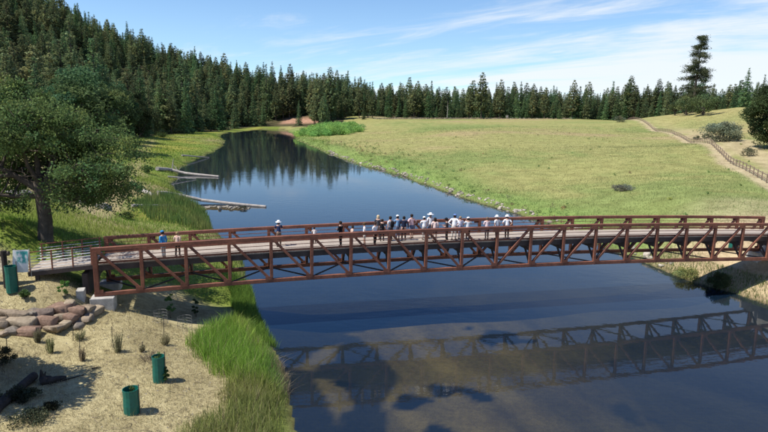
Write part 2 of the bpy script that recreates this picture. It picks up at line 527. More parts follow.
for px in ([(388, 450), (386, 405), (398, 378), (372, 342), (352, 330), (410, 312), (520, 300), (640, 292), (690, 300), (660, 325), (610, 360), (640, 400), (700, 450)],
           [(298, 374), (314, 352), (340, 340), (330, 360), (314, 374)], [(318, 384), (338, 378), (352, 408), (340, 432), (330, 420)],
           ):
    P_ = np.array([tuple(at(u, v, z=-.6).xy) for u, v in px])
    silt = np.maximum(silt, -sdf(X, Y, P_))
silt = sm(silt + .35 * vnoise(X, Y, 1.5, 22) + .3 * vnoise(X + Y, Y - X, .9, 25), -.14, .22) * (.62 + .38 * sm(vnoise(X * 2.2 + .9 * Y, Y * .25, 1.3, 24), -.7, .6))
bed = lerp(np.full(X.shape + (3,), (.052, .042, .022)), (.33, .225, .105), silt * sm(Y, 75, 50) * (.15 + .85 * sm(X, 15, 3)))
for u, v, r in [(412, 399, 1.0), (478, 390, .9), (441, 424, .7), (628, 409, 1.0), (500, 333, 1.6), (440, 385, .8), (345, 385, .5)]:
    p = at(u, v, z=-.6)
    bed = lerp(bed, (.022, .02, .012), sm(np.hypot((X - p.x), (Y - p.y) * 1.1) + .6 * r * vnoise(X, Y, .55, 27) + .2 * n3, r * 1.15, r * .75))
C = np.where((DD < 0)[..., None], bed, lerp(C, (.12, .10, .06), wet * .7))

gm, k = newmat('ground')
a = k.n('ShaderNodeAttribute', attribute_name='col').outputs['Color']
pos = k.n('ShaderNodeNewGeometry').outputs['Position']
na = k.noise(pos, .35, 6, .65); nb = k.noise(pos, 3.2, 6, .7); ncc = k.noise(pos, 21., 4, .7)
f1 = k.ramp(k.math('ADD', k.math('MULTIPLY', na, .5), k.math('MULTIPLY', nb, .5)), .34, .66)
c = k.mix(1.0, a, k.mix(f1, (.66, .62, .55), (1.24, 1.22, 1.16)), 'MULTIPLY')
c = k.mix(1.0, c, k.mix(k.ramp(ncc, .3, .7), (.7, .68, .64), (1.2, 1.2, 1.2)), 'MULTIPLY')
bmp = k.n('ShaderNodeBump', {'Strength': .6, 'Distance': .08, 'Height': k.math('ADD', nb, k.math('MULTIPLY', ncc, .35))})
pb = k.n('ShaderNodeBsdfPrincipled', {'Base Color': c, 'Roughness': .95, 'Specular IOR Level': .1, 'Normal': bmp.outputs[0]})
k.n('ShaderNodeOutputMaterial', {0: pb.outputs[0]})
ny, nx = X.shape
idx = np.arange(nx * ny).reshape(ny, nx)
F = np.stack([idx[:-1, :-1], idx[:-1, 1:], idx[1:, 1:], idx[1:, :-1]], -1).reshape(-1, 4)
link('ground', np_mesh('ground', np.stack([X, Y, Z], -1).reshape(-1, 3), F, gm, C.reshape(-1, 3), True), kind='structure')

# ------------------------------------------------------------------ water
wm, k = newmat('pond_water')
pos = k.n('ShaderNodeNewGeometry').outputs['Position']
st = k.n('ShaderNodeMapping', {'Vector': pos, 'Scale': (.55, 1.0, 1.0)}).outputs[0]
rip = k.math('ADD', k.math('MULTIPLY', k.noise(st, 1.1, 3, .5), .8), k.math('MULTIPLY', k.noise(st, 4.6, 2, .5), .12))
calm = k.ramp(k.noise(pos, .045, 3, .5), .40, .62)
b = k.n('ShaderNodeBump', {'Strength': k.math('ADD', .07, k.math('MULTIPLY', calm, .20)), 'Distance': .06, 'Height': rip})
fr = k.n('ShaderNodeFresnel', {'IOR': 1.34, 'Normal': b.outputs[0]}).outputs[0]
gl = k.n('ShaderNodeBsdfGlossy', {'Color': (1, 1, 1, 1), 'Roughness': .015, 'Normal': b.outputs[0]})
tr = k.n('ShaderNodeBsdfTransparent', {'Color': (.59, .65, .56, 1)})
df = k.n('ShaderNodeBsdfDiffuse', {'Color': (.012, .034, .072, 1)})
body = k.n('ShaderNodeMixShader', {0: .28, 1: tr.outputs[0], 2: df.outputs[0]})
ws = k.n('ShaderNodeMixShader', {0: fr, 1: body.outputs[0], 2: gl.outputs[0]})
k.n('ShaderNodeOutputMaterial', {0: ws.outputs[0]})
pw = MB()
pw.add([(-160, -80, 0), (60, -80, 0), (60, 440, 0), (-160, 440, 0)], [(0, 1, 2, 3)])
pw.build('pond_water', wm)['kind'] = 'structure'

# ------------------------------------------------------------------ the truss bridge
BX, BY, BA, BZ, CAMB, BH, BW, PAN, NP = -17.3025, 34.1328, .2375, 2.637, .5326, 3.0343, 3.2456, 2.6, 20
bu = Vector((math.cos(BA), math.sin(BA), 0)); bn = Vector((-math.sin(BA), math.cos(BA), 0))
DK = 1.95                                                   # deck above the underside of the bottom chord


def bp(t, w_, h):
    """point of the bridge: t panels along, w_ metres across from the near truss, h above its underside"""
    s = 2 * t / NP - 1
    return Vector((BX, BY, BZ + CAMB * (1 - s * s) + h)) + bu * (t * PAN) + bn * w_


bridge = thing('truss_footbridge', 'long rust brown steel truss footbridge with pale deck spanning the pond', 'bridge', (BX, BY, BZ))


def bpart(name, mb, mat, **kw):
    o = mb.build(name, mat, None, **kw)
    me = o.data
    me.transform(Matrix.Translation((-BX, -BY, -BZ)))
    o.parent = bridge
    return o


for w0 in (0, BW):
    for nm, h, hh in (('bottom_chord', .125, .25), ('top_chord', BH - .11, .22)):
        m = MB()
        for i in range(NP): m.bar(bp(i - (.06 if i == 0 else 0), w0, h), bp(i + 1 + (.06 if i == NP - 1 else .0), w0, h), .20, hh, ch=.02)
        bpart(nm, m, STEEL)
    for i in range(NP + 1):
        big_ = i in (0, NP)
        m = MB(); m.bar(bp(i, w0, .25), bp(i, w0, BH - .22), .26 if big_ else .20, .26 if big_ else .20, up=bu, ch=.015)
        bpart('vertical_post', m, STEEL)
    for i in range(NP):
        a, b_ = (bp(i + .06, w0, BH - .24), bp(i + .95, w0, .25)) if i < NP // 2 else (bp(i + .05, w0, .25), bp(i + .94, w0, BH - .24))
        m = MB(); m.bar(a, b_, .155, .155, up=bn, ch=.012); bpart('diagonal_brace', m, STEEL)
    sgn = 1 if w0 == 0 else -1
    wi = w0 + sgn * .17
    for h in (DK + .22, DK + .45, DK + .68):                       # safety rails inside the truss
        m = MB()
        for i in range(NP): m.bar(bp(i, wi, h), bp(i + 1, wi, h), .035, .035)
        bpart('safety_rail', m, STEEL)
    m = MB()
    for i in range(NP): m.bar(bp(i, wi, DK + .09), bp(i + 1, wi, DK + .09), .03, .13)
    bpart('toe_board', m, STEEL)
    m = MB()
    for i in range(NP): m.bar(bp(i, w0 + sgn * .30, DK - .25), bp(i + 1, w0 + sgn * .30, DK - .25), .09, .36)
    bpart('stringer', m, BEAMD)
for w0, sg in ((0, -1), (BW, 1)):
    for i in range(NP + 1):
        for h, dt in ((.30, .07 if i <= NP // 2 else -.07), (BH - .27, .07 if i < NP // 2 else -.07)):
            dt = (-dt if h < 1 else dt) if 0 < i < NP else (.06 if i == 0 else -.06)
            a = bp(i + dt, w0 + sg * .104, h)
            m = MB(); m.bar(a - bu * .21, a + bu * .21, .016, .24, ch=.0); bpart('gusset_plate', m, STEEL)
for i in range(NP + 1):
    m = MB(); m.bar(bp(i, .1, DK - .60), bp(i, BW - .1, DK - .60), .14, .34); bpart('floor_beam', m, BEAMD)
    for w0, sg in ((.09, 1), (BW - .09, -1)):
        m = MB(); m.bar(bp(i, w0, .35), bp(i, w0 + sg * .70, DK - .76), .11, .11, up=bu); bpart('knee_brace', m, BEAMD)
    if i < NP:
        m = MB()
        a, b_ = (.1, BW - .1) if i % 2 else (BW - .1, .1)
        m.bar(bp(i, a, .16), bp(i + 1, b_, .16), .08, .08); bpart('lateral_brace', m, BEAMD)
m = MB()
nb_ = int(NP * PAN / .19)
for i in range(nb_):
    t = (i + .5) / nb_ * NP
    a, b_ = bp(t, .22, DK - .035 + random.uniform(-.003, .003)), bp(t, BW - .22, DK - .035 + random.uniform(-.003, .003))
    m.bar(a, b_, .187, .07)
o = bpart('deck_planks', m, DECKM); o['kind'] = 'stuff'

# abutments
ab = thing('bridge_abutment', 'pale concrete abutment under the left end of the truss bridge', 'abutment', (BX, BY, 1.2))


def local(o, par):
    o.data.transform(Matrix.Translation(-Vector(par.location))); o.parent = par
    return o


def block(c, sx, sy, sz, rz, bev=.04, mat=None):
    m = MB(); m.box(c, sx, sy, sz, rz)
    o = m.build('concrete_block' if mat is None else 'shade_toned_backwall', mat or CONC)
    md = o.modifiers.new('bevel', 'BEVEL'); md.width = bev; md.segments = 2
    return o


c = bp(.12, .0, -.55); local(block((c.x, c.y, 2.10), 1.35, .95, 1.06, BA), ab)
c = bp(-.02, BW - .05, -.6); local(block((c.x, c.y, 1.98), 1.5, 1.25, 1.30, BA), ab)
c = bp(-.30, BW / 2 + .2, 0); local(block((c.x, c.y, 2.8), .35, BW - .7, 2.3, BA, mat=BEAMD), ab)  # back wall given the dark beam colour to stand for shade under the deck
c = bp(-.34, -.12, 0); local(block((c.x, c.y, 2.55), .45, .75, 1.25, BA + .1), ab)
ab2 = thing('bridge_abutment', 'concrete abutment on the sandy bank at the right end of the bridge', 'abutment', (33.2, 46.4, 1.2))
for w0 in (.05, BW - .05):
    c = bp(NP + .02, w0, 0); local(block((c.x, c.y, 1.9), 1.5, 1.25, 1.45, BA), ab2)
c = bp(NP + .34, BW / 2, 0); local(block((c.x, c.y, 3.0), .35, BW + 1.0, 2.8, BA), ab2)

# ------------------------------------------------------------------ approach ramp
ramp = thing('approach_ramp', 'pale boarded approach ramp with thin cable railings at the left end of the bridge', 'ramp', (BX - 2, BY, 4.4))
TR = -1.47


def rp(t, w_, h):
    """ramp: continues the bridge, falling gently to the left"""
    p = bp(0, w_, DK) + bu * (t * PAN)
    p.z = BZ + DK + t * .22 + h
    return p


m = MB(); n_ = 19
for i in range(n_):
    t = TR + (i + .5) / n_ * (-.09 - TR)
    m.bar(rp(t, .45, -.035 + random.uniform(-.003, .003)), rp(t, BW - .45, -.035), .19, .07)
local(m.build('deck_planks', DECKM), ramp)['kind'] = 'stuff'
for w0 in (.48, BW - .48):
    m = MB(); m.bar(rp(TR, w0, -.2), rp(-.1, w0, -.2), .10, .25); local(m.build('edge_beam', BEAMD), ramp)
    for t in (-1.42, -.96, -.52, -.12):
        m = MB(); m.bar(rp(t, w0, -.3), rp(t, w0, 1.12), .075, .075, ch=.01); local(m.build('rail_post', STEEL), ramp)
    m = MB(); m.bar(rp(TR, w0, 1.13), rp(-.08, w0, 1.13), .07, .045); local(m.build('handrail', STEEL), ramp)
    for h in (.16, .34, .52, .70, .88):
        m = MB(); m.tube([rp(TR, w0, h), rp(-.08, w0, h)], .021, 5); local(m.build('cable', GALV), ramp)
for t in (-1.3,):
    for w0 in (.6, BW - .6):
        a = rp(t, w0, -.3); z = gz1(a.x, a.y)
        if a.z - z > .1:
            m = MB(); m.bar(Vector((a.x, a.y, z - .2)), a, .2, .2, up=bu); local(m.build('support_post', BEAMD), ramp)

# ------------------------------------------------------------------ foliage builders
def unit(n):
    v = rng.normal(size=(n, 3)); return v / np.linalg.norm(v, axis=1)[:, None]


def leaf_tris(P, size, cols, flat=.0, aspect=1.0, quad=False):
    """one small face per point, randomly turned"""
    n = len(P)
    a = unit(n); a[:, 2] *= (1 - flat); a /= np.linalg.norm(a, axis=1)[:, None]
    b = np.cross(a, unit(n)); b /= np.linalg.norm(b, axis=1)[:, None] + 1e-9
    if flat: b[:, 2] *= (1 - flat)
    s = (np.broadcast_to(size, n) * rng.uniform(.65, 1.35, n))[:, None]
    if quad:
        V = np.stack([P - a * s * .5, P + b * s * .32 * aspect, P + a * s * .5, P - b * s * .32 * aspect], 1).reshape(-1, 3)
        F = np.arange(4 * n).reshape(-1, 4)
        return V, F, np.repeat(cols, 4, 0)
    V = np.stack([P - a * s * .5, P + a * s * .5, P + b * s * .8 * aspect], 1).reshape(-1, 3)
    return V, np.arange(3 * n).reshape(-1, 3), np.repeat(cols, 3, 0)


def tint(base, n, dv=.22, dh=.12):
    """leaf colours round a base colour: brightness and yellow-green drift"""
    b = np.asarray(base)[None] * np.exp(rng.normal(0, dv, n))[:, None]
    h = rng.normal(0, dh, n)
    b = b * np.stack([1 + h, 1 + .2 * h, 1 - .4 * h], 1)
    return np.clip(b, .004, .9)


def conifer(kind, h, seed, nl=1.0, base=(.040, .068, .030)):
    """crown and trunk of one conifer: boughs of needle sprays with open layers"""
    global rng
    keep = rng; rng = np.random.default_rng(seed)
    pts = []; szs = []; cl = []
    if kind == 'fir': low, rad, whl = .03, .19 * h, int(30 * nl)
    elif kind == 'slim': low, rad, whl = .04, .155 * h, int(32 * nl)
    else: low, rad, whl = .20, .15 * h, int(22 * nl)
    limbs = MB()
    for i in range(whl):
        f = (i + rng.uniform(-.4, .4)) / whl; f = min(max(f, 0), .985)
        z = h * (low + (1 - low) * f)
        if kind == 'pine': prof = (math.sin(math.pi * min(1, .28 + .72 * f)) ** .7) * (1 - .35 * f)
        else: prof = (1 - f) ** .80 * (.80 + .20 * math.sin(i * 1.7))
        nbr = 5 if f > .75 else 7
        a0 = rng.uniform(0, 6.28)
        for b in range(nbr):
            an = a0 + b * 6.283 / nbr + rng.normal(0, .25)
            L = rad * prof * rng.uniform(.55, 1.22) + .004 * h
            drop = (-.30 if kind != 'pine' else .12) * L * rng.uniform(.3, 1.2) + (.25 * L if f > .8 else 0)
            m_ = max(4, int((13 if kind == 'pine' else 17) * (L / (rad + .01)) + 3))
            s = rng.uniform(.25 if kind != 'pine' else .5, 1.02, m_)
            wd = (.20 if kind != 'pine' else .17) * L * (1.15 - s)
            off = rng.normal(0, 1, (m_, 3)) * np.stack([wd, wd, wd * .45 + .01 * h], 1)
            p = np.stack([math.cos(an) * L * s, math.sin(an) * L * s, z + drop * s ** 1.5], 1) + off
            pts.append(p); szs.append(np.full(m_, (.030 if kind != 'pine' else .034) * h * (.42 + .6 * prof)))
            t_ = tint(base, 1, .20, .10)
            cl.append(np.repeat(t_, m_, 0) * np.exp(rng.normal(0, .12, m_))[:, None])
            if kind == 'pine' and b % 2 == 0:
                limbs.tube([(0, 0, z), (math.cos(an) * L * .8, math.sin(an) * L * .8, z + drop * .7)], [.006 * h * (1.1 - f), .0015 * h], 4, False)
    P = np.concatenate(pts); sz = np.concatenate(szs); cc = np.concatenate(cl)
    V1, F1, C1 = leaf_tris(P, sz, cc, .35, 1.0)
    V2, F2, C2 = leaf_tris(P + rng.normal(0, .006 * h, P.shape), sz * .8, cc * 1.06, .1, 1.0)
    crown = np_mesh('crown', np.r_[V1, V2], np.r_[F1, F2 + len(V1)], LEAF, np.r_[C1, C2])
    lean = rng.normal(0, .004, 2) * h
    limbs.tube([(0, 0, -.03 * h), (lean[0], lean[1], h * .35), (lean[0] * .5, 0, h * .7), (0, 0, h * .97)], [.014 * h, .0105 * h, .006 * h, .001 * h], 7)
    trunk = limbs.mesh('trunk', BARK)
    rng = keep
    return crown, trunk


def broadleaf(R, h, seed, n, base, leaf, squash=.8, lumps=26, trunk_r=.03, flat=.0, low=.35, hollow=.5):
    """round-headed tree or shrub: a crown of many leaf clumps, and its stems"""
    global rng
    keep = rng; rng = np.random.default_rng(seed)
    cen = []; k_ = 0
    while len(cen) < lumps:
        q = rng.uniform(-1, 1, 3)
        r = np.linalg.norm(q)
        if r > 1 or r < hollow * rng.uniform(.3, 1): continue
        zz = h * (low + (1 - low) * (.5 + .5 * q[2]) * .92)
        wr = R * (1 - .25 * max(0, q[2])) * (.80)
        cen.append((q[0] * wr, q[1] * wr, zz))
    cen = np.array(cen)
    per = np.maximum(6, (n / lumps * rng.uniform(.5, 1.5, lumps))).astype(int)
    P = []; cc = []
    for c0, m_ in zip(cen, per):
        rr = R * rng.uniform(.20, .38)
        q = unit(m_) * (rng.uniform(.15, 1, m_) ** .45)[:, None] * np.array([rr, rr, rr * squash * .8])
        P.append(c0 + q); cc.append(np.repeat(tint(base, 1, .20, .12), m_, 0) * np.exp(rng.normal(0, .16, m_))[:, None])
    P = np.concatenate(P); cc = np.concatenate(cc)
    P[:, 2] = np.maximum(P[:, 2], leaf * .3)
    V, F, C_ = leaf_tris(P, leaf, cc, flat, 1.0)
    crown = np_mesh('crown', V, F, LEAF, C_)
    m = MB()
    for c0 in cen[::2]:
        s0 = Vector((0, 0, h * low * .35)) if trunk_r > .02 else Vector((c0[0] * .1, c0[1] * .1, 0))
        mid = s0.lerp(Vector(c0), .5) + Vector((0, 0, -.04 * h))
        m.tube([s0, mid, Vector(c0)], [trunk_r * R * 1.0, trunk_r * R * .6, trunk_r * R * .15], 5, False)
    m.tube([(0, 0, -.3), (0, 0, h * low * .4), (0, 0, h * low)], [trunk_r * R * 2.4, trunk_r * R * 2.0, trunk_r * R * 1.5], 8)
    trunk = m.mesh('trunk', BARK)
    rng = keep
    return crown, trunk


def plant_tree(name, label, cat, data, loc, rz=0., scale=1., group=None):
    t = thing(name, label, cat, loc, rz, group, scale)
    link('crown', data[0], t); link('trunk', data[1], t)
    return t


# ------------------------------------------------------------------ conifers
FIR = [conifer('fir', 24, 100 + i, .95, (.105 + .018 * (i % 3), .168 + .016 * (i % 2), .076)) for i in range(5)]
SLIM = [conifer('slim', 24, 200 + i, .95, (.112, .188, .078)) for i in range(4)]
PINE = [conifer('pine', 25, 300 + i, 1.1, (.135 + .008 * i, .178, .080)) for i in range(4)]
CON = FIR + SLIM + PINE
cand = []


def sow(xs, ys, n, seed, fn):
    r = np.random.default_rng(seed)
    x = r.uniform(*xs, n); y = r.uniform(*ys, n)
    ok = fn(x, y)
    for a, b_ in zip(x[ok], y[ok]): cand.append((a, b_))


fm = lambda x, y: forest_mask(x, y) > 0
sow((-330, -40), (76, 330), 1700, 1, fm)
sow((-420, -40), (330, 620), 1700, 2, fm)
sow((-80, 420), (440, 560), 1500, 3, lambda x, y: fm(x, y) & (np.abs(x) < y * .8))
# an even front row along the far edge of the meadow
for u in np.arange(376, 690, 4.6):
    D = 462 - max(0, (u - 600)) * 1.15 + random.uniform(-7, 8)
    p = at(u + random.uniform(-2, 2), 115, D=D); cand.append((p.x, p.y))
for u in np.arange(700, 800, 5.5):
    p = at(u, 112, D=random.uniform(330, 375)); cand.append((p.x, p.y))
for u in np.arange(214, 376, 4.4):
    p = at(u, 115, D=random.uniform(430, 462)); cand.append((p.x, p.y))
cand = np.array(cand)
# keep a spacing
order = np.argsort(cand[:, 1] + rng.uniform(0, 12, len(cand)))
kept = []; cell = {}
for i in order:
    x, y = cand[i]
    mind = (4.2 if y < 250 else 4.5) if x < -30 - .1 * y else 3.8
    key = (int(x // 5), int(y // 5))
    if any((x - a) ** 2 + (y - b_) ** 2 < mind * mind for dx in (-1, 0, 1) for dy in (-1, 0, 1) for a, b_ in cell.get((key[0] + dx, key[1] + dy), ())): continue
    cell.setdefault(key, []).append((x, y)); kept.append((x, y))
kept = np.array(kept)
kz = ground_z(kept[:, 0], kept[:, 1])
ku, kv, kw = project(kept[:, 0], kept[:, 1], kz)
inview = (ku > -25) & (ku < 790) & (kw > 20)
khs = np.where(rng.uniform(0, 1, len(kept)) < .22, rng.uniform(.42, .7, len(kept)), np.where(rng.uniform(0, 1, len(kept)) < .07, rng.uniform(1.2, 1.42, len(kept)), rng.uniform(.72, 1.18, len(kept)))) * np.where(kept[:, 0] > -20, .92, 1.0)
# the cut bank stays open, and so does a window for the oak and the broad trees
opened = (np.hypot((kept[:, 0] + 62) / 15, (kept[:, 1] - 430) / 14) < 1) | ((kept[:, 1] < 135) & (ku > 20) & (ku < 175))
keepm = ~opened
kept, kz, ku, kv, kw, inview, khs = (q[keepm] for q in (kept, kz, ku, kv, kw, inview, khs))
# the 290 that show: front-most in each narrow strip of the view, then the largest
score = 24 * khs * FPX / kw
front = np.zeros(len(kept))
bins = (ku // 5).astype(int)
for b_ in np.unique(bins[inview]):
    ii = np.where(inview & (bins == b_))[0]
    ii = ii[np.argsort(kw[ii])]
    front[ii[:1]] = 200
sc_ = np.where(inview, score + front, -1)
ind = np.argsort(-sc_)[:288]
isind = np.zeros(len(kept), bool); isind[ind] = True
protos = {}
WHERE = [(70, 'on the hillside above the oak', 'conifers on the wooded hillside'), (130, 'on the slope right of the oak', 'conifers on the lower wooded slope'),
         (215, 'in the wood behind the delta', 'conifers behind the delta'), (300, 'above the reddish cut bank', 'conifers at the far end of the pond'),
         (378, 'in the wood behind the thicket', 'conifers behind the thicket'), (484, 'behind the left of the meadow', 'conifers of the left treeline'),
         (600, 'behind the middle of the meadow', 'conifers of the middle treeline'), (9999, 'behind the fence and upper field', 'conifers of the right treeline')]
SHAPE = {0: 'broad pointed green conifer', 1: 'narrow spire shaped green conifer', 2: 'open rounded olive green pine'}
for i in np.where(isind)[0]:
    u = ku[i]
    r = rng.uniform()
    kind = (FIR if r < .46 else SLIM if r < .62 else PINE) if u < 378 else (FIR if r < .44 else SLIM if r < .76 else PINE)
    d = kind[rng.integers(len(kind))]
    w_, grp = next((l, g) for lim, l, g in WHERE if u < lim)
    sh_ = 0 if kind is FIR else 1 if kind is SLIM else 2
    lab = SHAPE[sh_] + ' ' + w_; grp = ['broad ', 'narrow ', 'open '][sh_] + grp
    wdt = khs[i] * rng.uniform(.95, 1.45)
    loc = (kept[i, 0], kept[i, 1], kz[i] - .2)
    sc = (wdt, wdt, khs[i])
    key = id(d)
    if key in protos: copy_tree(protos[key], loc, rng.uniform(0, 6.28), sc, lab, grp)
    else: protos[key] = plant_tree('conifer', lab, 'tree', d, loc, rng.uniform(0, 6.28), sc, grp)

# the rest of the wood: one object, points that carry the same trees
rest = np.where(~isind)[0]
pm = bpy.data.meshes.new('conifer_wood')
pm.vertices.add(len(rest))
pm.vertices.foreach_set('co', np.c_[kept[rest], kz[rest] - .2].astype(np.float32).ravel())
for nm, tp, dat in (('rot', 'FLOAT', rng.uniform(0, 6.28, len(rest))), ('hgt', 'FLOAT', khs[rest]), ('pick', 'INT', np.where(rng.uniform(0, 1, len(rest)) < .38, rng.integers(9, 13, len(rest)), rng.integers(0, 9, len(rest))))):
    at_ = pm.attributes.new(nm, tp, 'POINT'); at_.data.foreach_set('value', dat.astype(np.int32 if tp == 'INT' else np.float32))
wood = link('conifer_wood', pm, kind='stuff')
ng = bpy.data.node_groups.new('wood', 'GeometryNodeTree')
ng.interface.new_socket('Geometry', in_out='INPUT', socket_type='NodeSocketGeometry')
ng.interface.new_socket('Geometry', in_out='OUTPUT', socket_type='NodeSocketGeometry')
g = NT(ng)
gi = g.n('NodeGroupInput'); go = g.n('NodeGroupOutput')
join = g.n('GeometryNodeJoinGeometry')
joins = []
for d in CON:
    pr_ = protos.get(id(d))
    if pr_ is None: continue
    jj = g.n('GeometryNodeJoinGeometry')
    for ch in pr_.children:
        oi = g.n('GeometryNodeObjectInfo', {'Object': ch}, transform_space='ORIGINAL')
        g.t.links.new(oi.outputs['Geometry'], jj.inputs[0])
    joins.append(g.n('GeometryNodeGeometryToInstance', {0: jj.outputs[0]}).outputs[0])
for o_ in joins[::-1]: g.t.links.new(o_, join.inputs[0])
na_ = lambda nm, ty='FLOAT': g.n('GeometryNodeInputNamedAttribute', {0: nm}, data_type=ty).outputs[0]
rot = g.n('ShaderNodeCombineXYZ', {2: na_('rot')}).outputs[0]
scl = g.n('ShaderNodeCombineXYZ', {0: g.math('MULTIPLY', na_('hgt'), 1.15), 1: g.math('MULTIPLY', na_('hgt'), 1.15), 2: na_('hgt')}).outputs[0]
iop = g.n('GeometryNodeInstanceOnPoints', {'Points': gi.outputs[0], 'Instance': join.outputs[0], 'Pick Instance': True, 'Instance Index': na_('pick', 'INT'), 'Rotation': rot, 'Scale': scl})
g.t.links.new(iop.outputs[0], go.inputs[0])
wood.modifiers.new('wood', 'NODES').node_group = ng

# ------------------------------------------------------------------ marked-out single trees
def ground_at(u, v, D):
    q = at_ground(u, v)
    if .55 * D < q.y < 1.8 * D: return q
    p = at(u, v, D=D); p.z = gz1(p.x, p.y); return p


def single(name, label, cat, data, p, top_v, h0, rz=0., wide=1., group=None):
    """stand a tree of built height h0 at p so that its top shows at photo row top_v"""
    u, v, wv = project(p.x, p.y, p.z)
    h = (v - top_v) * wv / FPX / math.cos(PITCH) * 1.0
    s = h / h0
    return plant_tree(name, label, cat, data, (p.x, p.y, p.z - .1), rz, (s * wide, s * wide, s), group)


single('conifer', 'tall dark broad conifer standing above its neighbours at the pond end', 'tree', PINE[0], ground_at(330, 120, 425), 69, 25, 1., 1.1)
single('conifer', 'bulky dark conifer rising above the even treeline behind the meadow', 'tree', PINE[1], ground_at(481, 119, 445), 73, 25, 2., 1.1)
single('conifer', 'tall pointed conifer left of the reddish cut bank', 'tree', FIR[1], ground_at(267, 120, 425), 66, 24, .5, 1.1)
single('conifer', 'dark tall fir at the lower foot of the wooded hillside beside the delta', 'tree', FIR[0], ground_at(184, 131, 265), 52, 24, .3, 1.35)
single('conifer', 'very dark broad fir in front of the hillside wood above the grassy delta', 'tree', FIR[2], ground_at(167, 133, 235), 74, 24, 1.3, 1.5)
single('conifer', 'pointed dark fir breaking the skyline of the wooded slope', 'tree', FIR[3], ground_at(116, 60, 330), 24, 24, 1.3, 1.1)

# tall open pine on the upper field
pr = np.random.default_rng(5)
P, cc = [], []
m = MB()
h = 34.; 
tk = [(0, 0, -.5), (.3, .1, 9), (.2, -.2, 17), (.7, 0, 25), (1.0, .2, 33.4)]
m.tube(tk, [.62, .50, .40, .24, .06], 8)
for i in range(112):
    f = pr.uniform(.10, 1.)
    z = h * f
    tx = np.interp(z, [q[2] for q in tk], [q[0] for q in tk])
    L = (5.4 * (1 - ((f - .36) / .66) ** 2 * .80)) * pr.uniform(.45, 1.08) * (1.15 if f < .5 else 1)
    an = pr.uniform(0, 6.28); up_ = pr.uniform(-.32, .20) + (.5 if f > .92 else 0)
    e = Vector((tx + math.cos(an) * L, math.sin(an) * L, z + up_ * L))
    m.tube([(tx, 0, z - .3), ((tx + e.x) / 2, e.y / 2, z + up_ * L * .3), e], [.13, .085, .03], 5, False)
    for q in range(5):
        s = pr.uniform(.38, 1.08)
        c0 = np.array([tx + math.cos(an) * L * s, math.sin(an) * L * s, z + up_ * L * s * s]) + pr.normal(0, .42, 3) * (1, 1, .4)
        m_ = 34
        P.append(c0 + pr.normal(0, 1, (m_, 3)) * (.72, .72, .40)); cc.append(np.repeat(tint((.145, .165, .085), 1, .2, .1), m_, 0))
V, F, Cc = leaf_tris(np.concatenate(P), .42, np.concatenate(cc), .3)
p = ground_at(692, 112.5, 300)
single('pine_tree', 'tall lone open crowned pine with bare trunk on the upper field', 'tree', (np_mesh('crown', V, F, LEAF, Cc), m.mesh('trunk', BARK)), p, 41, 34, .0, 1.12)

# dark low trees round its foot
for k_, (u, D, tv, wd) in enumerate([(686, 296, 96, 1.), (703, 305, 92, 1.0), (675, 300, 101, .8)]):
    single('broadleaf_tree', ['dark bushy tree at the foot of the tall lone pine', 'mid green bushy tree growing just behind the tall lone pine', 'small bushy tree at the edge of the upper field'][k_], 'tree',
           broadleaf(6, 9, 500 + k_, 2600, (.10, .135, .055), .45, low=.15), ground_at(u, 115.6, D), tv, 9, k_, wd)

# dark round tree at the right edge of the meadow
single('broadleaf_tree', 'large dense dark green tree standing at the right edge beside the trail', 'tree', broadleaf(7.4, 15, 61, 46000, (.075, .115, .045), .33, low=.04, lumps=80), ground_at(778, 149, 128), 79, 15, 0.)
# junipers and shrubs of the meadow
single('juniper_shrub', 'wide rounded grey green juniper bush beyond the rail fence', 'shrub', broadleaf(5.2, 5, 62, 9000, (.17, .19, .12), .26, low=.05, lumps=44, trunk_r=.012), ground_at(722, 141.5, 150), 121.5, 5, 0.)
single('sagebrush', 'low grey sagebrush clump alone in the middle of the meadow', 'shrub', broadleaf(1.75, 1., 63, 2600, (.25, .25, .20), .11, low=.04, lumps=26, trunk_r=.012), ground_at(623, 191, 82), 184, 1., 0.)
single('sagebrush', 'small grey bush by the fence near the top of the meadow', 'shrub', broadleaf(1.9, 1.7, 64, 900, (.14, .15, .09), .2, low=.04, trunk_r=.012), ground_at(619, 122.5, 375), 116, 1.7, 0.)
single('sagebrush', 'small dark bush on the trail side of the fence left of the juniper', 'shrub', broadleaf(1.4, 1.4, 65, 900, (.08, .09, .05), .15, low=.04, trunk_r=.012), ground_at(697, 140, 168), 135, 1.4, 0.)
single('sagebrush', 'small grey shrub under the dense dark tree at the right edge', 'shrub', broadleaf(1.4, 1.4, 66, 1200, (.11, .12, .07), .13, low=.04, trunk_r=.012), ground_at(748, 156, 118), 147, 1.4, 0.)
single('round_bush', 'round pale green bush at the wood edge behind the grassy delta', 'shrub', broadleaf(4, 7, 67, 3200, (.085, .125, .050), .42, low=.05), ground_at(211, 131, 262), 115.5, 7, 0., .9)

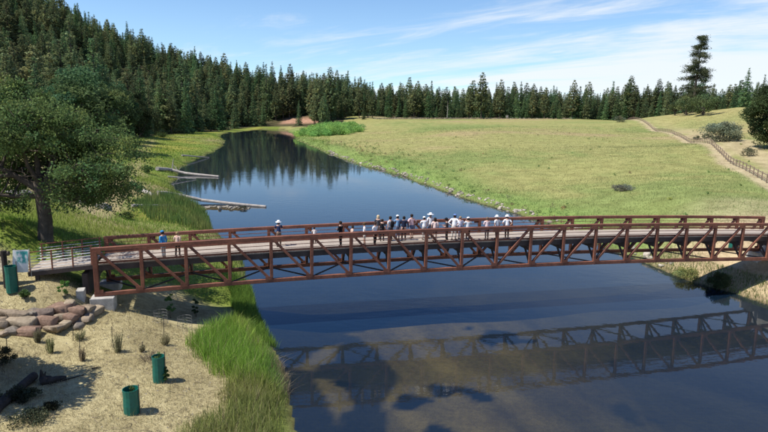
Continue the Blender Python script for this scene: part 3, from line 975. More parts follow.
# broad dark trees behind the oak
bl = [broadleaf(5.5, 10.5, 70 + i, 9500, b_, .30, low=.10, lumps=46) for i, b_ in enumerate([(.070, .106, .042), (.082, .120, .046), (.060, .092, .040)])]
for k_, (u, v, D, tv, wd, lab) in enumerate([
        (119, 141, 128, 84, .85, 'dark round headed tree at the edge of the grass right of the oak crown'),
        (92, 142, 118, 79, .9, 'dark bushy tree half hidden by the oak crown'),
        (139, 137, 190, 92, .75, 'shaded bushy tree between the oak and the dark fir'),
        (84, 120, 140, 70, 1.25, 'mid green broad tree above the oak crown'),
        (40, 120, 135, 66, 1.2, 'broad green tree on the slope behind the oak'),
        (8, 118, 125, 62, 1.2, 'broad tree on the slope at the left edge above the oak'),
        (-18, 120, 105, 72, 1.2, 'broad tree partly out of view at the left edge'),
        (62, 125, 160, 58, 1.1, 'lighter green bushy tree high on the slope behind the oak'),
        (104, 118, 190, 68, 1.0, 'bushy tree amid firs at the slope foot'),
        (196, 130.5, 330, 112, .9, 'low dark bushy tree at the water end of the delta')]):
    single('broadleaf_tree', lab, 'tree', bl[k_ % 3], ground_at(u, v, D), tv, 10.5, k_ * 1.3, wd)

# ------------------------------------------------------------------ the oak tree
rr = random.Random(11)
oak_p = Vector((-23.9, 40.4, 0)); oak_p.z = gz1(oak_p.x, oak_p.y) - .1
m = MB(); tips = []


def limb(p, d, L, r, lev):
    pts = [p]; rad = [r]; n_ = 4
    for i in range(n_):
        d = (d + Vector((rr.gauss(0, .16), rr.gauss(0, .16), rr.gauss(.02, .12)))).normalized()
        if lev >= 2: d = (d + Vector((0, 0, -.13))).normalized()
        p = p + d * (L / n_); pts.append(p); rad.append(r * (1 - .62 * (i + 1) / n_))
    m.tube(pts, rad, 8 if lev < 2 else 5, False)
    if lev >= 2:
        tips.extend([(pts[2], lev), (pts[3], lev), (pts[4], lev)])
    if lev == 4: return
    k_ = [4, 5, 4, 3][lev]
    for j in range(k_):
        s = rr.uniform(.45, 1.) if j else 1.
        q = pts[min(n_, max(1, round(s * n_)))]
        an = rr.uniform(0, 6.283)
        side_ = Vector((math.cos(an), math.sin(an), rr.uniform(-.25, .55)))
        nd = (d * .55 + side_ * .85).normalized()
        limb(q, nd, L * rr.uniform(.58, .82), max(.012, rad[round(s * n_)] * .78), lev + 1)


m.tube([(0, 0, -.5), (.02, 0, .2), (.1, .05, 1.3), (.02, .0, 2.6), (-.05, 0, 3.4)], [.66, .52, .46, .44, .40], 12)
for d, L, r in [((-.75, -.1, .75), 3.6, .25), ((.45, .1, 1.), 3.8, .26), ((.85, -.25, .5), 4.0, .2), ((-.2, .8, .8), 3.6, .2), ((-.9, .5, .35), 3.8, .17), ((.1, -.75, .75), 3.3, .18), ((.5, .7, .6), 3.6, .17), ((-.1, .05, 1), 3.6, .24), ((.95, -.1, .22), 2.7, .15), ((-.8, -.5, .2), 3.3, .15), ((.7, .5, .18), 3.2, .14)]:
    limb(Vector((-.03, 0, rr.uniform(2.5, 3.35))), Vector(d).normalized(), L, r, 1)
P, cc = [], []
orng = np.random.default_rng(3)
for q, lev in tips:
    lowfront = q.z < 4.9 and q.y < 1.0 and abs(q.x) < 3.6
    if orng.uniform() < (.93 if lowfront else .50 if q.z < 5.2 else .22): continue
    m_ = int(orng.uniform(28, 80))
    sp = orng.uniform(.20, .42)
    P.append(np.array(q) + orng.normal(0, 1, (m_, 3)) * (sp, sp, sp * .6)); cc.append(np.repeat(tint((.092, .130, .042), 1, .28, .14), m_, 0) * np.exp(orng.normal(0, .15, m_))[:, None])
P = np.concatenate(P); cc = np.concatenate(cc)
print('oak leaves', len(P), P.min(0), P.max(0))
V, F, Cc = leaf_tris(P, .15, cc, .15, quad=True, aspect=1.2)
oak = plant_tree('oak_tree', 'large spreading oak with forked grey trunk behind the approach ramp', 'tree', (np_mesh('crown', V, F, LEAF, Cc), m.mesh('trunk', BARK, True)), oak_p, 0., (.96, 1.0, 1.27))

# ------------------------------------------------------------------ grass, reeds, straw
def blades(name, xy, z, h, wdt, col_base, col_tip, lean=.25, seed=0, mat=None, bend=.5):
    """upright bent blades: five points and three triangles each"""
    r = np.random.default_rng(seed); n = len(xy)
    h = np.broadcast_to(h, n) * r.uniform(.6, 1.25, n); wdt = np.broadcast_to(wdt, n)
    a = r.uniform(0, 6.283, n); la = r.uniform(0, 6.283, n); l = np.abs(r.normal(0, lean, n)) * h
    base = np.c_[xy, z]
    side = np.c_[np.cos(a), np.sin(a), np.zeros(n)] * (wdt / 2)[:, None]
    ld = np.c_[np.cos(la), np.sin(la), np.zeros(n)]
    mid = base + ld * (l * (1 - bend) * .5)[:, None] + np.c_[np.zeros((n, 2)), h * .55]
    tip = base + ld * l[:, None] + np.c_[np.zeros((n, 2)), h]
    V = np.stack([base - side, base + side, mid - side * .8, mid + side * .8, tip], 1).reshape(-1, 3)
    o = (np.arange(n) * 5)[:, None]
    F = np.stack([o + np.array([0, 1, 3]), o + np.array([0, 3, 2]), o + np.array([2, 3, 4])], 1).reshape(-1, 3)
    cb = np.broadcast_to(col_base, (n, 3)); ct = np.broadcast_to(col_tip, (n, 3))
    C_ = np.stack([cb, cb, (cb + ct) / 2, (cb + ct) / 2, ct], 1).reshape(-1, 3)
    return link(name, np_mesh(name, V, F, mat or GRASS, C_), kind='stuff')


def scatter(n, x0, x1, y0, y1, ok, seed):
    r = np.random.default_rng(seed)
    x = r.uniform(x0, x1, n); y = y0 + (y1 - y0) * r.uniform(0, 1, n)
    z, d = ground_z(x, y, True)
    k_ = ok(x, y, z, d) & (d > -.4)
    return np.c_[x, y][k_], z[k_], d[k_]


def polyin(x, y, px, z):
    """inside a patch of ground given by its outline"""
    P_ = np.array([tuple(at(u, v, z=z).xy) for u, v in px])
    return sdf(x, y, P_) < 0


# tall sedge at the near water edge
sedge_px = [(183, 352), (200, 333), (226, 322), (254, 322), (272, 345), (284, 372), (289, 400), (296, 440), (300, 470), (150, 470), (185, 436), (212, 415), (216, 395), (208, 376), (190, 366)]
xy, z, d = scatter(120000, -15, 0, 19, 38, lambda x, y, z, d: polyin(x, y, sedge_px, .35), 41)
r_ = np.random.default_rng(42)
gn = vnoise(xy[:, 0], xy[:, 1], 1.1, 31); dry = sm(27.2 - xy[:, 1] + gn * 1.1, -1, 2.2)
edge_ = -sdf(xy[:, 0], xy[:, 1], np.array([tuple(at(u, v, z=.35).xy) for u, v in sedge_px])) + .45 * vnoise(xy[:, 0], xy[:, 1], .7, 38)
keep_ = r_.uniform(0, 1, len(xy)) < np.clip(.70 + .4 * gn, .2, 1) * np.clip(edge_ / .9 + .15, 0.02, 1)
xy, z, d, gn, dry = xy[keep_], z[keep_], d[keep_], gn[keep_], dry[keep_]
xy, z, d, gn, dry = xy[:46000], z[:46000], d[:46000], gn[:46000], dry[:46000]
ct = lerp(lerp(np.full((len(xy), 3), (.23, .39, .06)), (.35, .43, .085), sm(gn, -.3, .8)), (.27, .265, .10), dry * .75)
ct = lerp(ct, (.12, .27, .07), sm(-d, -1.4, -.2) * .8 * (1 - dry))
ct *= np.exp(r_.normal(0, .30, len(xy)))[:, None]
ct[r_.uniform(0, 1, len(xy)) < .09] = (.42, .35, .20)
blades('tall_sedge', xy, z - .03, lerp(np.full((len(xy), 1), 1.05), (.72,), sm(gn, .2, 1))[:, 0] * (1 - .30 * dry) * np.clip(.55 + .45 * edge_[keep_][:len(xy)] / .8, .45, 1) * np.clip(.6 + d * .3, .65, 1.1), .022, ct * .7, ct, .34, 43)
# fallen dead stalks at its water side
xy, z, d = scatter(12000, -7, -2, 22, 32, lambda x, y, z, d: (d < 1.0) & (d > -.35) & polyin(x, y, [(266, 356), (282, 366), (289, 380), (290, 400), (272, 398), (264, 380)], 0.), 44)
xy, z = xy[:900], z[:900]
ct = np.array((.24, .20, .13)) * np.exp(r_.normal(0, .3, len(xy)))[:, None]
blades('dead_stalks', xy, np.maximum(z, 0), .42, .02, ct * .8, ct, 1.1, 45)
# bright grass under the bridge and beyond it
xy, z, d = scatter(60000, -16, -6, 32, 46, lambda x, y, z, d: (d < 1.5 + .9 * vnoise(x, y, 1.5, 33)) & (y > 33), 46)
xy, z, d = xy[:7000], z[:7000], d[:7000]
ct = np.array((.17, .28, .05)) * np.exp(r_.normal(0, .25, len(xy)))[:, None]
blades('bank_grass', xy, z - .03, .6, .024, ct * .7, ct, .3, 47)

# straw thatch and dry stems on the near bank
xy, z, d = scatter(110000, -27, -6, 17, 36.5, lambda x, y, z, d: (d > .4) & ((x + 27) * .2 + y < 37) & (vnoise(x, y, 1.4, 34) > -.95 + .0 * x), 51)
xy, z = xy[:62000], z[:62000]
ct = lerp(np.full((len(xy), 3), (.45, .40, .235)), (.33, .27, .155), r_.uniform(0, 1, len(xy))) * np.exp(r_.normal(0, .2, len(xy)))[:, None]
blades('dry_straw', xy, z - .01, .12, .016, ct, ct, 1.5, 52)
xy, z, d = scatter(3600, -26, -7, 18, 36, lambda x, y, z, d: (d > 1) & (vnoise(x, y, 2.0, 35) > .15), 53)
ct = lerp(np.full((len(xy), 3), (.26, .25, .10)), (.40, .33, .18), r_.uniform(0, 1, len(xy)))
blades('dry_stems', xy, z, .33, .014, ct * .8, ct, .4, 54)

# twigs, bark and pebbles littering the straw
lr_ = np.random.default_rng(56)
xy, z, d = scatter(2600, -26, -8, 18, 36, lambda x, y, z, d: d > .6, 57)
ml = MB()
for (x, y), z_ in zip(xy[:1500], z[:1500]):
    a = lr_.uniform(0, 6.283)
    if lr_.uniform() < .6:
        L = lr_.uniform(.08, .45); g_ = lr_.uniform(.05, .22); ml.col = (g_ * 1.15, g_ * .92, g_ * .7)
        e = Vector((math.cos(a), math.sin(a), lr_.uniform(-.05, .25))) * L; c0 = Vector((x, y, z_ + .03))
        ml.tube([c0, c0 + e * .5 + Vector((0, 0, .02)), c0 + e], [.012, .010, .005], 4, False)
    else:
        r0 = lr_.uniform(.02, .06); g_ = lr_.uniform(.16, .36); ml.col = (g_ * 1.08, g_, g_ * .88)
        q = [(x + math.cos(a + k_ * 1.26) * r0 * lr_.uniform(.7, 1.2), y + math.sin(a + k_ * 1.26) * r0 * lr_.uniform(.7, 1.2), z_ - .01) for k_ in range(5)]
        ml.add(q + [(x, y, z_ + r0 * .8)], [(k_, (k_ + 1) % 5, 5) for k_ in range(5)])
ml.build('ground_litter', ROCKM, cols=True)['kind'] = 'stuff'

# tall grass on the left bank beyond the bridge
def farbank(x, y, z, d):
    return (x < -11) & (d > -.1) & (y + .28 * (x + 20) + 6.5 * sm(x, -15.5, -18.5) > 42 + .6 * vnoise(x, y, 1.2, 41)) & (x > -70 - (y - 60) * .3) & ~((x < -40) & (y < 50) & (x < -44)) & (forest_mask(x, y) < .5)
xs, zs, ds = [], [], []
for y0, y1, n_, sd_ in [(38, 62, 62000, 61), (62, 100, 60000, 62), (100, 170, 46000, 63), (170, 300, 30000, 64)]:
    a, b_, c_2 = scatter(n_, -60 - y1 * .25, -11, y0, y1, farbank, sd_); xs.append(a); zs.append(b_); ds.append(c_2)
xy = np.concatenate(xs); z = np.concatenate(zs); d = np.concatenate(ds)
u, v, wv = project(xy[:, 0], xy[:, 1], z)
k_ = (u > -8) & (u < 330) & ((sdf(xy[:, 0], xy[:, 1], tanp) > 0) | (r_.uniform(0, 1, len(xy)) < .22)); xy, z, d, wv = xy[k_], z[k_], d[k_], wv[k_]
gn = vnoise(xy[:, 0], xy[:, 1], 6, 36); g2 = vnoise(xy[:, 0], xy[:, 1], 17, 37)
ct = lerp(lerp(np.full((len(xy), 3), (.20, .34, .055)), (.31, .37, .08), sm(gn, -.2, .8)), (.32, .26, .14), sm(g2 - .4 * gn + .2 * sm(d, 4, 14), .65, 1.4))
ct = lerp(ct, (.105, .185, .04), sm(d + gn, 4, .5) * .7) * np.exp(r_.normal(0, .22, len(xy)))[:, None]
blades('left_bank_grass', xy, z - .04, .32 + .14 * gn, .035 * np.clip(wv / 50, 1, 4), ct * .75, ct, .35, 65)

# reeds where the logs lie
reed_px = [(136, 222), (150, 208), (172, 203), (198, 207), (209, 219), (213, 232), (196, 237), (150, 236)]
xy, z, d = scatter(60000, -34, -18, 62, 92, lambda x, y, z, d: polyin(x, y, reed_px, .2), 66)
xy, z = xy[:4500], z[:4500]
ct = lerp(np.full((len(xy), 3), (.12, .20, .055)), (.22, .25, .08), sm(vnoise(xy[:, 0], xy[:, 1], 1.2, 39), -.5, .8)) * np.exp(r_.normal(0, .25, len(xy)))[:, None]
blades('reeds', xy, z - .05, 1.05 + .4 * vnoise(xy[:, 0], xy[:, 1], 1.6, 40), .05, ct * .8, ct, .16, 67)

# meadow grass on the right
xs, zs, ds = [], [], []
for y0, y1, n_, sd_ in [(44, 70, 30000, 71), (70, 105, 48000, 72), (105, 170, 46000, 73), (170, 300, 40000, 74)]:
    a, b_, c_2 = scatter(n_, -50, 30 + y1 * .75, y0, y1, lambda x, y, z, d: (d > .2) & (x > -40) & (np.hypot(x - 34, y - 46) > 8), sd_); xs.append(a); zs.append(b_); ds.append(c_2)
xy = np.concatenate(xs); z = np.concatenate(zs); d = np.concatenate(ds)
u, v, wv = project(xy[:, 0], xy[:, 1], z)
fdd, fs_ = seg_dist(xy[:, 0], xy[:, 1], FEN)
xf_ = np.interp(xy[:, 1], FEN[::-1, 1], FEN[::-1, 0])
k_ = (u > 240) & (u < 790) & ~((xy[:, 0] > xf_ - 1.5) & (xy[:, 0] < xf_ + 12)) & (xy[:, 0] > np.interp(xy[:, 1], [0, 40, 60, 100, 150, 235, 300, 420], [2, 3, -2, -14, -30, -48, -52, -75])); xy, z, d, wv = xy[k_], z[k_], d[k_], wv[k_]
gn = vnoise(xy[:, 0], xy[:, 1], 9, 11); g2 = vnoise(xy[:, 0], xy[:, 1], 31, 12)
ct = lerp(lerp(np.full((len(xy), 3), (.32, .325, .14)), (.36, .31, .17), sm(g2 + .5 * gn, .2, 1.1)), (.25, .30, .11), sm(-g2, .1, 1.))
ct = lerp(ct, (.19, .31, .085), sm(d + gn * 2.5, 13, 2.5) * .8) * np.exp(r_.normal(0, .2, len(xy)))[:, None]
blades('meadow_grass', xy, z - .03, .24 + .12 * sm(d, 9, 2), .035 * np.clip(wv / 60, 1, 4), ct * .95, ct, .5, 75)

# coarse weeds along the meadow's shore and scattered in the meadow
P, cc, V_, F_, o_ = [], [], [], [], 0
mw = np.random.default_rng(77)
for i in range(300):
    if i < 220:
        D = mw.uniform(72, 250); u0 = np.interp(D, [72, 82, 104, 150, 260], [545, 512, 430, 365, 300])
        p = at(u0 + abs(mw.normal(0, 22)) + 4, np.interp(D, [72, 260], [215, 142]), D=D)
    else:
        D = mw.uniform(62, 260); p = at(mw.uniform(380, 760), 180, D=D)
    d_ = float(sdf(np.array([p.x]), np.array([p.y]))[0])
    if d_ < .6: continue
    zz = gz1(p.x, p.y); hh = mw.uniform(.25, .75) * (1.2 if i < 220 else .55)
    m_ = 34; w_ = mw.normal(0, 1, (m_, 3)) * (hh * .40, hh * .40, 0) + np.c_[np.zeros((m_, 2)), mw.uniform(.05, 1, m_) * hh]
    P.append(np.array((p.x, p.y, zz)) + w_); cc.append(np.repeat(tint((.17, .25, .08) if mw.uniform() < .7 else (.26, .20, .11), 1, .25, .12), m_, 0))
V, F, Cc = leaf_tris(np.concatenate(P), .16, np.concatenate(cc), .0)
link('meadow_weeds', np_mesh('meadow_weeds', V, F, GRASS, Cc), kind='stuff')

# bright leafy thicket on the point at the pond's far end
pp = np.random.default_rng(9)
tp = at(331, 133, D=306)
n_ = 130
q = pp.uniform(-1, 1, (400, 2)); q = q[(q ** 2).sum(1) < 1][:n_]
P, cc = [], []
for a, b_ in q:
    x, y = tp.x + a * 17 - b_ * 2, tp.y + b_ * 34 + a * 6
    if sdf(np.array([x]), np.array([y]))[0] < .5: continue
    zz = gz1(x, y); hh = (5.0 * (1 - a * a * .5 - b_ * b_ * .4) + .8) * pp.uniform(.7, 1.1)
    m_ = 420
    w_ = unit(m_) * (pp.uniform(.2, 1, m_) ** .5)[:, None]
    P.append(np.array((x, y, zz + hh * .40)) + w_ * (2.5, 2.8, hh * .52)); cc.append(np.repeat(tint((.18, .30, .075), 1, .20, .10), m_, 0) * np.exp(pp.normal(0, .14, m_))[:, None])
V, F, Cc = leaf_tris(np.concatenate(P), .42, np.concatenate(cc), .2)
link('willow_thicket', np_mesh('willow_thicket', V, F, LEAF, Cc), kind='stuff')

# grey sagebrush scattered before the treeline: too small to single out
P, cc = [], []
for i in range(800):
    u = pp.uniform(376, 500) if i % 3 else pp.uniform(376, 620); D = 450 - abs(pp.normal(0, 26))
    p = ground_at(u, 119, D); hh = pp.uniform(.25, .8)
    m_ = 22; w_ = unit(m_); w_[:, 2] = np.abs(w_[:, 2])
    P.append(np.array(p) + w_ * (1.5 * hh, 1.5 * hh, hh)); cc.append(np.repeat(tint((.32, .285, .20), 1, .2, .08), m_, 0))
V, F, Cc = leaf_tris(np.concatenate(P), .6, np.concatenate(cc), .2)
link('sagebrush_strip', np_mesh('sagebrush_strip', V, F, LEAF, Cc), kind='stuff')

# dark leafy plants that edge the far bank and the delta
for k_, (u, v, D, tv, lab, cat) in enumerate([
        (161, 137, 190, 131, 'low green bush at the edge of the delta grass under the dark fir', 'shrub'),
        (137, 190, 92, 181, 'small dark shrub on the left bank above the pale log piece', 'shrub'),
        (146, 173, 112, 165, 'low dark shrub between the oak and the upper log', 'shrub'),
        (126, 219, 66, 211, 'small dark weed on the left bank below the oak crown', 'shrub'),
        (140, 205, 78, 198, 'low dark weed beside the grey log lying on the left bank', 'shrub'),
        (206, 127, 300, 123.5, 'flat dark shrub in the grass left of the round pale bush', 'shrub'),
        (243, 208.5, 80, 204.5, 'dark root clump on the gravel bar at the tip of the long log', 'root clump')]):
    single('low_shrub' if cat == 'shrub' else 'root_clump', lab, cat, broadleaf(1.2, 1., 80 + k_, 700, (.06, .10, .03) if k_ < 6 else (.04, .045, .025), .14, low=.04, trunk_r=.012), ground_at(u, v, D), tv, 1., k_)

# big bush in the bridge's shade on the right bank
single('waterside_bush', 'dark bush at the water edge in the shade below the right end of the bridge', 'shrub', broadleaf(2.4, 1.8, 91, 5200, (.040, .052, .022), .15, low=.03, lumps=34, trunk_r=.012), ground_at(719, 288, 46.2), 271, 1.8, 0., .55)
single('waterside_bush', 'pale yellow green bush on the sandy bank beneath the bridge', 'shrub', broadleaf(1.8, 1.0, 92, 2600, (.17, .19, .07), .12, low=.03, lumps=24, trunk_r=.012), ground_at(686, 277, 49), 267, 1.0, 0.)
xy, z, d = scatter(22000, 20, 36, 38, 56, lambda x, y, z, d: (d < 3.2) & (d > -.2), 93)
xy, z = xy[:5200], z[:5200]
ct = np.array((.17, .22, .07)) * np.exp(r_.normal(0, .3, len(xy)))[:, None]
blades('right_bank_grass', xy, z - .03, .32, .03, ct * .7, ct, .4, 94)

# ------------------------------------------------------------------ stones
def stone_mesh(seed, sx, sy, sz, col, n=2):
    r = np.random.default_rng(seed)
    import bmesh
    bm = bmesh.new()
    q = r.uniform(-1, 1, (26, 3)); q = np.sign(q) * np.abs(q) ** .55; q *= (.62 / np.abs(q).max(0))[None]; q[:, 2] *= 1 - .2 * r.uniform(0, 1, 26)
    for c0 in q: bm.verts.new(c0)
    res = bmesh.ops.convex_hull(bm, input=bm.verts)
    bmesh.ops.delete(bm, geom=[e for e in res['geom_interior'] if isinstance(e, bmesh.types.BMVert)], context='VERTS')
    if n > 1:
        bmesh.ops.bevel(bm, geom=bm.edges[:], offset=.05, segments=1, affect='EDGES', clamp_overlap=True)
    bmesh.ops.triangulate(bm, faces=bm.faces[:])
    bm.verts.ensure_lookup_table()
    for i_, v_ in enumerate(bm.verts): v_.index = i_
    V = np.array([v.co[:] for v in bm.verts]); F = np.array([[v.index for v in f.verts] for f in bm.faces]); bm.free()
    V += r.normal(0, .008, V.shape)
    V *= np.array((sx, sy, sz)) / .62 / 2
    c_2 = np.array(col)[None] * np.exp(r.normal(0, .07, (len(V), 1)))
    return np_mesh('stone', V, F, ROCKM, c_2)


sw = at_ground(48, 322)
wall = thing('stone_retaining_wall', 'low dry wall of tan and reddish boulders below the approach ramp', 'stone wall', sw)
srn = random.Random(4)
stones = [  # u, v of the middle, width and height in photo pixels, colour
    (8, 313, 20, 8, 0), (20, 317, 22, 9, 0), (34, 314, 11, 7, 1), (44, 313, 20, 9, 2), (60, 309, 22, 8, 3), (70, 306, 9, 8, 4), (76, 312, 20, 8, 3), (88, 309, 16, 8, 0), (95, 312, 12, 7, 4),
    (1, 323, 15, 8, 0), (22, 323, 25, 10, 4), (47, 322, 22, 12, 3), (63, 317, 12, 7, 0), (72, 318, 13, 9, 3), (36, 321, 10, 7, 1), (28, 331, 22, 8, 3), (55, 329, 20, 7, 0), (68, 324, 10, 8, 4), (84, 320, 14, 6, 0), (90, 316, 9, 6, 1),
    (12, 331, 12, 6, 1), (80, 325, 9, 5, 1), (5, 333, 8, 5, 0)]
scol = [(.27, .215, .155), (.20, .175, .145), (.18, .14, .115), (.225, .15, .11), (.30, .245, .175)]
for i, (u, v, wp, hp, c_2) in enumerate(stones):
    row = 0 if v < 317 else 1 if v < 326 else 2
    p = at_ground(u, v + hp * .35); k_ = FPX / 34
    p.z += hp / k_ * .30
    me = stone_mesh(700 + i, wp / k_ * 1.06, .7 + srn.uniform(0, .3), hp / k_ * 1.15, scol[c_2])
    o = link('stone', me, wall, p - sw); o.rotation_euler = (srn.uniform(-.12, .12), srn.uniform(-.12, .12), srn.uniform(-.3, .3))

# line of pale stones along the far shore: too many and small to single out
sr = np.random.default_rng(12)
base_me = [stone_mesh(800 + i, 1, .8, .55, (.38, .34, .28), 1) for i in range(4)]
bv = []
for me in base_me:
    a = np.empty(len(me.vertices) * 3, np.float32); me.vertices.foreach_get('co', a)
    f_ = np.array([p_.vertices[:] for p_ in me.polygons]); bv.append((a.reshape(-1, 3), f_))
def stone_line(name, path, n, jit, s0, s1):
    VV, FF, CC = [], [], []; o_ = 0
    L = np.r_[0, np.cumsum(np.hypot(*np.diff(path, axis=0).T))]
    for i in range(n):
        s = sr.uniform(0, L[-1]); x = np.interp(s, L, path[:, 0]) + sr.normal(0, jit); y = np.interp(s, L, path[:, 1]) + sr.normal(0, jit)
        sz = sr.uniform(s0, s1) * (1.4 if sr.uniform() < .15 else .8)
        a = sr.uniform(0, 6.28); v0, f0 = bv[i % 4]
        R_ = np.array([[math.cos(a), -math.sin(a), 0], [math.sin(a), math.cos(a), 0], [0, 0, 1]])
        VV.append(v0 @ R_.T * sz * 1.2 + (x, y, max(gz1(x, y), 0) + .12 * sz)); FF.append(f0 + o_); o_ += len(v0)
        CC.append(np.repeat(np.array((.40, .36, .29))[None] * sr.uniform(.5, 1.15), len(v0), 0))
    link(name, np_mesh(name, np.concatenate(VV), np.concatenate(FF), ROCKM, np.concatenate(CC)), kind='stuff')
i0 = next(i for i, p_ in enumerate(shore_px) if p_[0] == 298) + 3
stone_line('shore_stones', SHORE[i0 + 1:i0 + 14] + np.array((.7, .5)), 330, .35, .25, .62)
stone_line('gravel_bar_stones', np.array([tuple(BAR + Vector((-3, .2))), tuple(BAR + Vector((3.2, -.1)))]), 90, .45, .15, .4)

for i, (u, v, wp, hp, col_, lab) in enumerate([
        (104, 209, 14, 9, (.22, .21, .195), 'grey boulder under the right side of the oak crown'), (82, 204, 12, 8, (.23, .22, .20), 'grey boulder lying in the oak shade'),
        (94, 196, 10, 5, (.22, .21, .20), 'flat grey rock on the slope behind the oak'), (20, 196, 24, 8, (.26, .25, .235), 'wide pale rock outcrop behind the oak at the left edge'),
        (8, 205, 16, 7, (.24, .235, .22), 'pale rock at the foot of the outcrop at the left edge'),
        (518, 212, 9, 2.6, (.34, .31, .26), 'large pale flat stone at the shore just above the bridge rail'), (541, 222, 5, 2, (.32, .29, .25), 'pale stone at the shore seen through the bridge railing')]):
    p = at_ground(u, v); k_ = FPX / p.y
    o = link('boulder', stone_mesh(900 + i, wp / k_, wp / k_ * .7, hp / k_ * 1.6, col_), None, p); tag(o, lab, 'boulder')

# ------------------------------------------------------------------ logs
def log(name, lab, pts, rad, mat, stubs=(), cat='log'):
    base = Vector(pts[0])
    t = thing(name, lab, cat, base)
    m = MB(); P_ = [Vector(p) - base for p in pts]
    N_ = 9; q = []; R_ = []
    lr = random.Random(len(lab))
    for i in range(N_):
        s = i / (N_ - 1) * (len(P_) - 1); j = min(int(s), len(P_) - 2); f_ = s - j
        q.append(P_[j].lerp(P_[j + 1], f_) + Vector((lr.gauss(0, 1), lr.gauss(0, 1), lr.gauss(0, .5))) * rad[0] * .12)
        R_.append((rad[0] + (rad[1] - rad[0]) * i / (N_ - 1)) * lr.uniform(.92, 1.08))
    m.tube(q, R_, 9); local_ = link('trunk', m.mesh('trunk', mat), t)
    for s, d, r in stubs:
        m = MB(); a = q[int(s * (N_ - 1))]; m.tube([a, a + Vector(d) * .5 + Vector((0, 0, .05)), a + Vector(d)], [r, r * .7, r * .25], 5)
        link('branch', m.mesh('branch', mat), t)
    return t


def wp(u, v, z=.15): return at(u, v, z=z)
log('fallen_log', 'long pale bleached log reaching from the reeds far into the pond', [at_ground(158, 195.5) + Vector((0, 0, .35)), at_ground(176, 197.5) + Vector((0, 0, .4)), wp(205, 201, .30), wp(266, 206.5, .10)], (.36, .18), DEADWOOD)
log('fallen_log', 'pale log with broken upright branches farther up the pond edge', [at_ground(157, 171) + Vector((0, 0, .4)), at_ground(170, 172) + Vector((0, 0, .45)), wp(187, 173.5, .3), wp(219, 176.5, .12)], (.40, .18), DEADWOOD,
    [(.42, (.3, .4, 2.4), .14), (.5, (-1.2, .3, 1.5), .10), (.58, (.9, -.5, 1.1), .08), (.36, (-.8, -1.4, .5), .1)])
log('fallen_log', 'thin shorter log lying just below the branched log', [at_ground(168, 178.5) + Vector((0, 0, .25)), wp(196, 179, .08)], (.16, .09), DEADWOOD)
log('fallen_log', 'farthest thin pale log near the tip of the delta', [at_ground(182, 156.5) + Vector((0, 0, .3)), wp(209, 157.5, .08)], (.22, .10), DEADWOOD)
log('fallen_log', 'short thick grey log piece on the bank left of the long log', [at_ground(144, 193) + Vector((0, 0, .2)), at_ground(153, 197) + Vector((0, 0, .2))], (.34, .28), DEADWOOD)
log('fallen_log', 'slim grey log lying in the grass of the left bank', [at_ground(132, 208) + Vector((0, 0, .25)), at_ground(170, 207.5) + Vector((0, 0, .25))], (.20, .12), DEADWOOD)
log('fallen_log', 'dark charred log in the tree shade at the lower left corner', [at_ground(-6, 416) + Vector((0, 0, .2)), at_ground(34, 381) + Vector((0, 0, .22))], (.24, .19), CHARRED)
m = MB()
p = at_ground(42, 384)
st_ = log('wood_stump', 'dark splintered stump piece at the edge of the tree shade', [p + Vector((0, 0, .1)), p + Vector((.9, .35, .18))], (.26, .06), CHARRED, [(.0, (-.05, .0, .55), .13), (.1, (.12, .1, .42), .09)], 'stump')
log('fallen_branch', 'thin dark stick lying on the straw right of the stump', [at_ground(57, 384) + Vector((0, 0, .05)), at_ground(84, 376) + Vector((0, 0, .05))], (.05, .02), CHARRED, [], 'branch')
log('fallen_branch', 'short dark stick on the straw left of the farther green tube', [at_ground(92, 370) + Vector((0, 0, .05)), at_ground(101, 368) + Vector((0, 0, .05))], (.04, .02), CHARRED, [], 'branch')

# ------------------------------------------------------------------ planting tubes, stakes, cages, young plants
def young(R, h, seed, n, col_, leaf): return broadleaf(R, h, seed, n, col_, leaf, low=.05, lumps=14, trunk_r=.02, hollow=.0)


def tube_plant(lab, p, h, r, plant=True, lean=0.):
    t = thing('planting_tube', lab, 'plant tube', p); t.rotation_euler = (0, lean, 0)
    m = MB(); m.lathe((0, 0, 0), [(r, 0), (r * 1.03, h * .35), (r * .98, h * .7), (r * 1.04, h), (r * .96, h), (r * .92, h * .5), (r * .92, .02)], 14, False)
    o = link('tube', m.mesh('tube', TUBEG), t)
    m = MB(); m.bar((r * 1.08, 0, -.2), (r * 1.08, .0, h * 1.18), .03, .03); link('stake', m.mesh('stake', STAKE), t)
    if plant:
        c0, t0 = young(r * 1.0, h * 1.32, int(h * 1000 + r * 999), 240, (.07, .12, .035), .07)
        link('leaves', c0, t)
    return t


def ppm(p): return FPX / ((p.y) * math.cos(PITCH) + (HC - p.z) * math.sin(PITCH))


for u, v, hp, wp_, lab in [(132, 413, 24, 15, 'nearest of the two dark green planting tubes on the straw'), (159.5, 382, 25, 12, 'dark green planting tube farther up the straw beside a leafy sapling'),
                           (13, 293, 25, 11, 'dark green planting tube beside the end of the approach ramp'), (732, 250, 10, 7, 'teal planting tube on the sandy bank seen through the bridge truss')]:
    p = at_ground(u, v); k_ = ppm(p)
    tube_plant(lab, p, hp / k_ / .93, wp_ / k_ / 2)

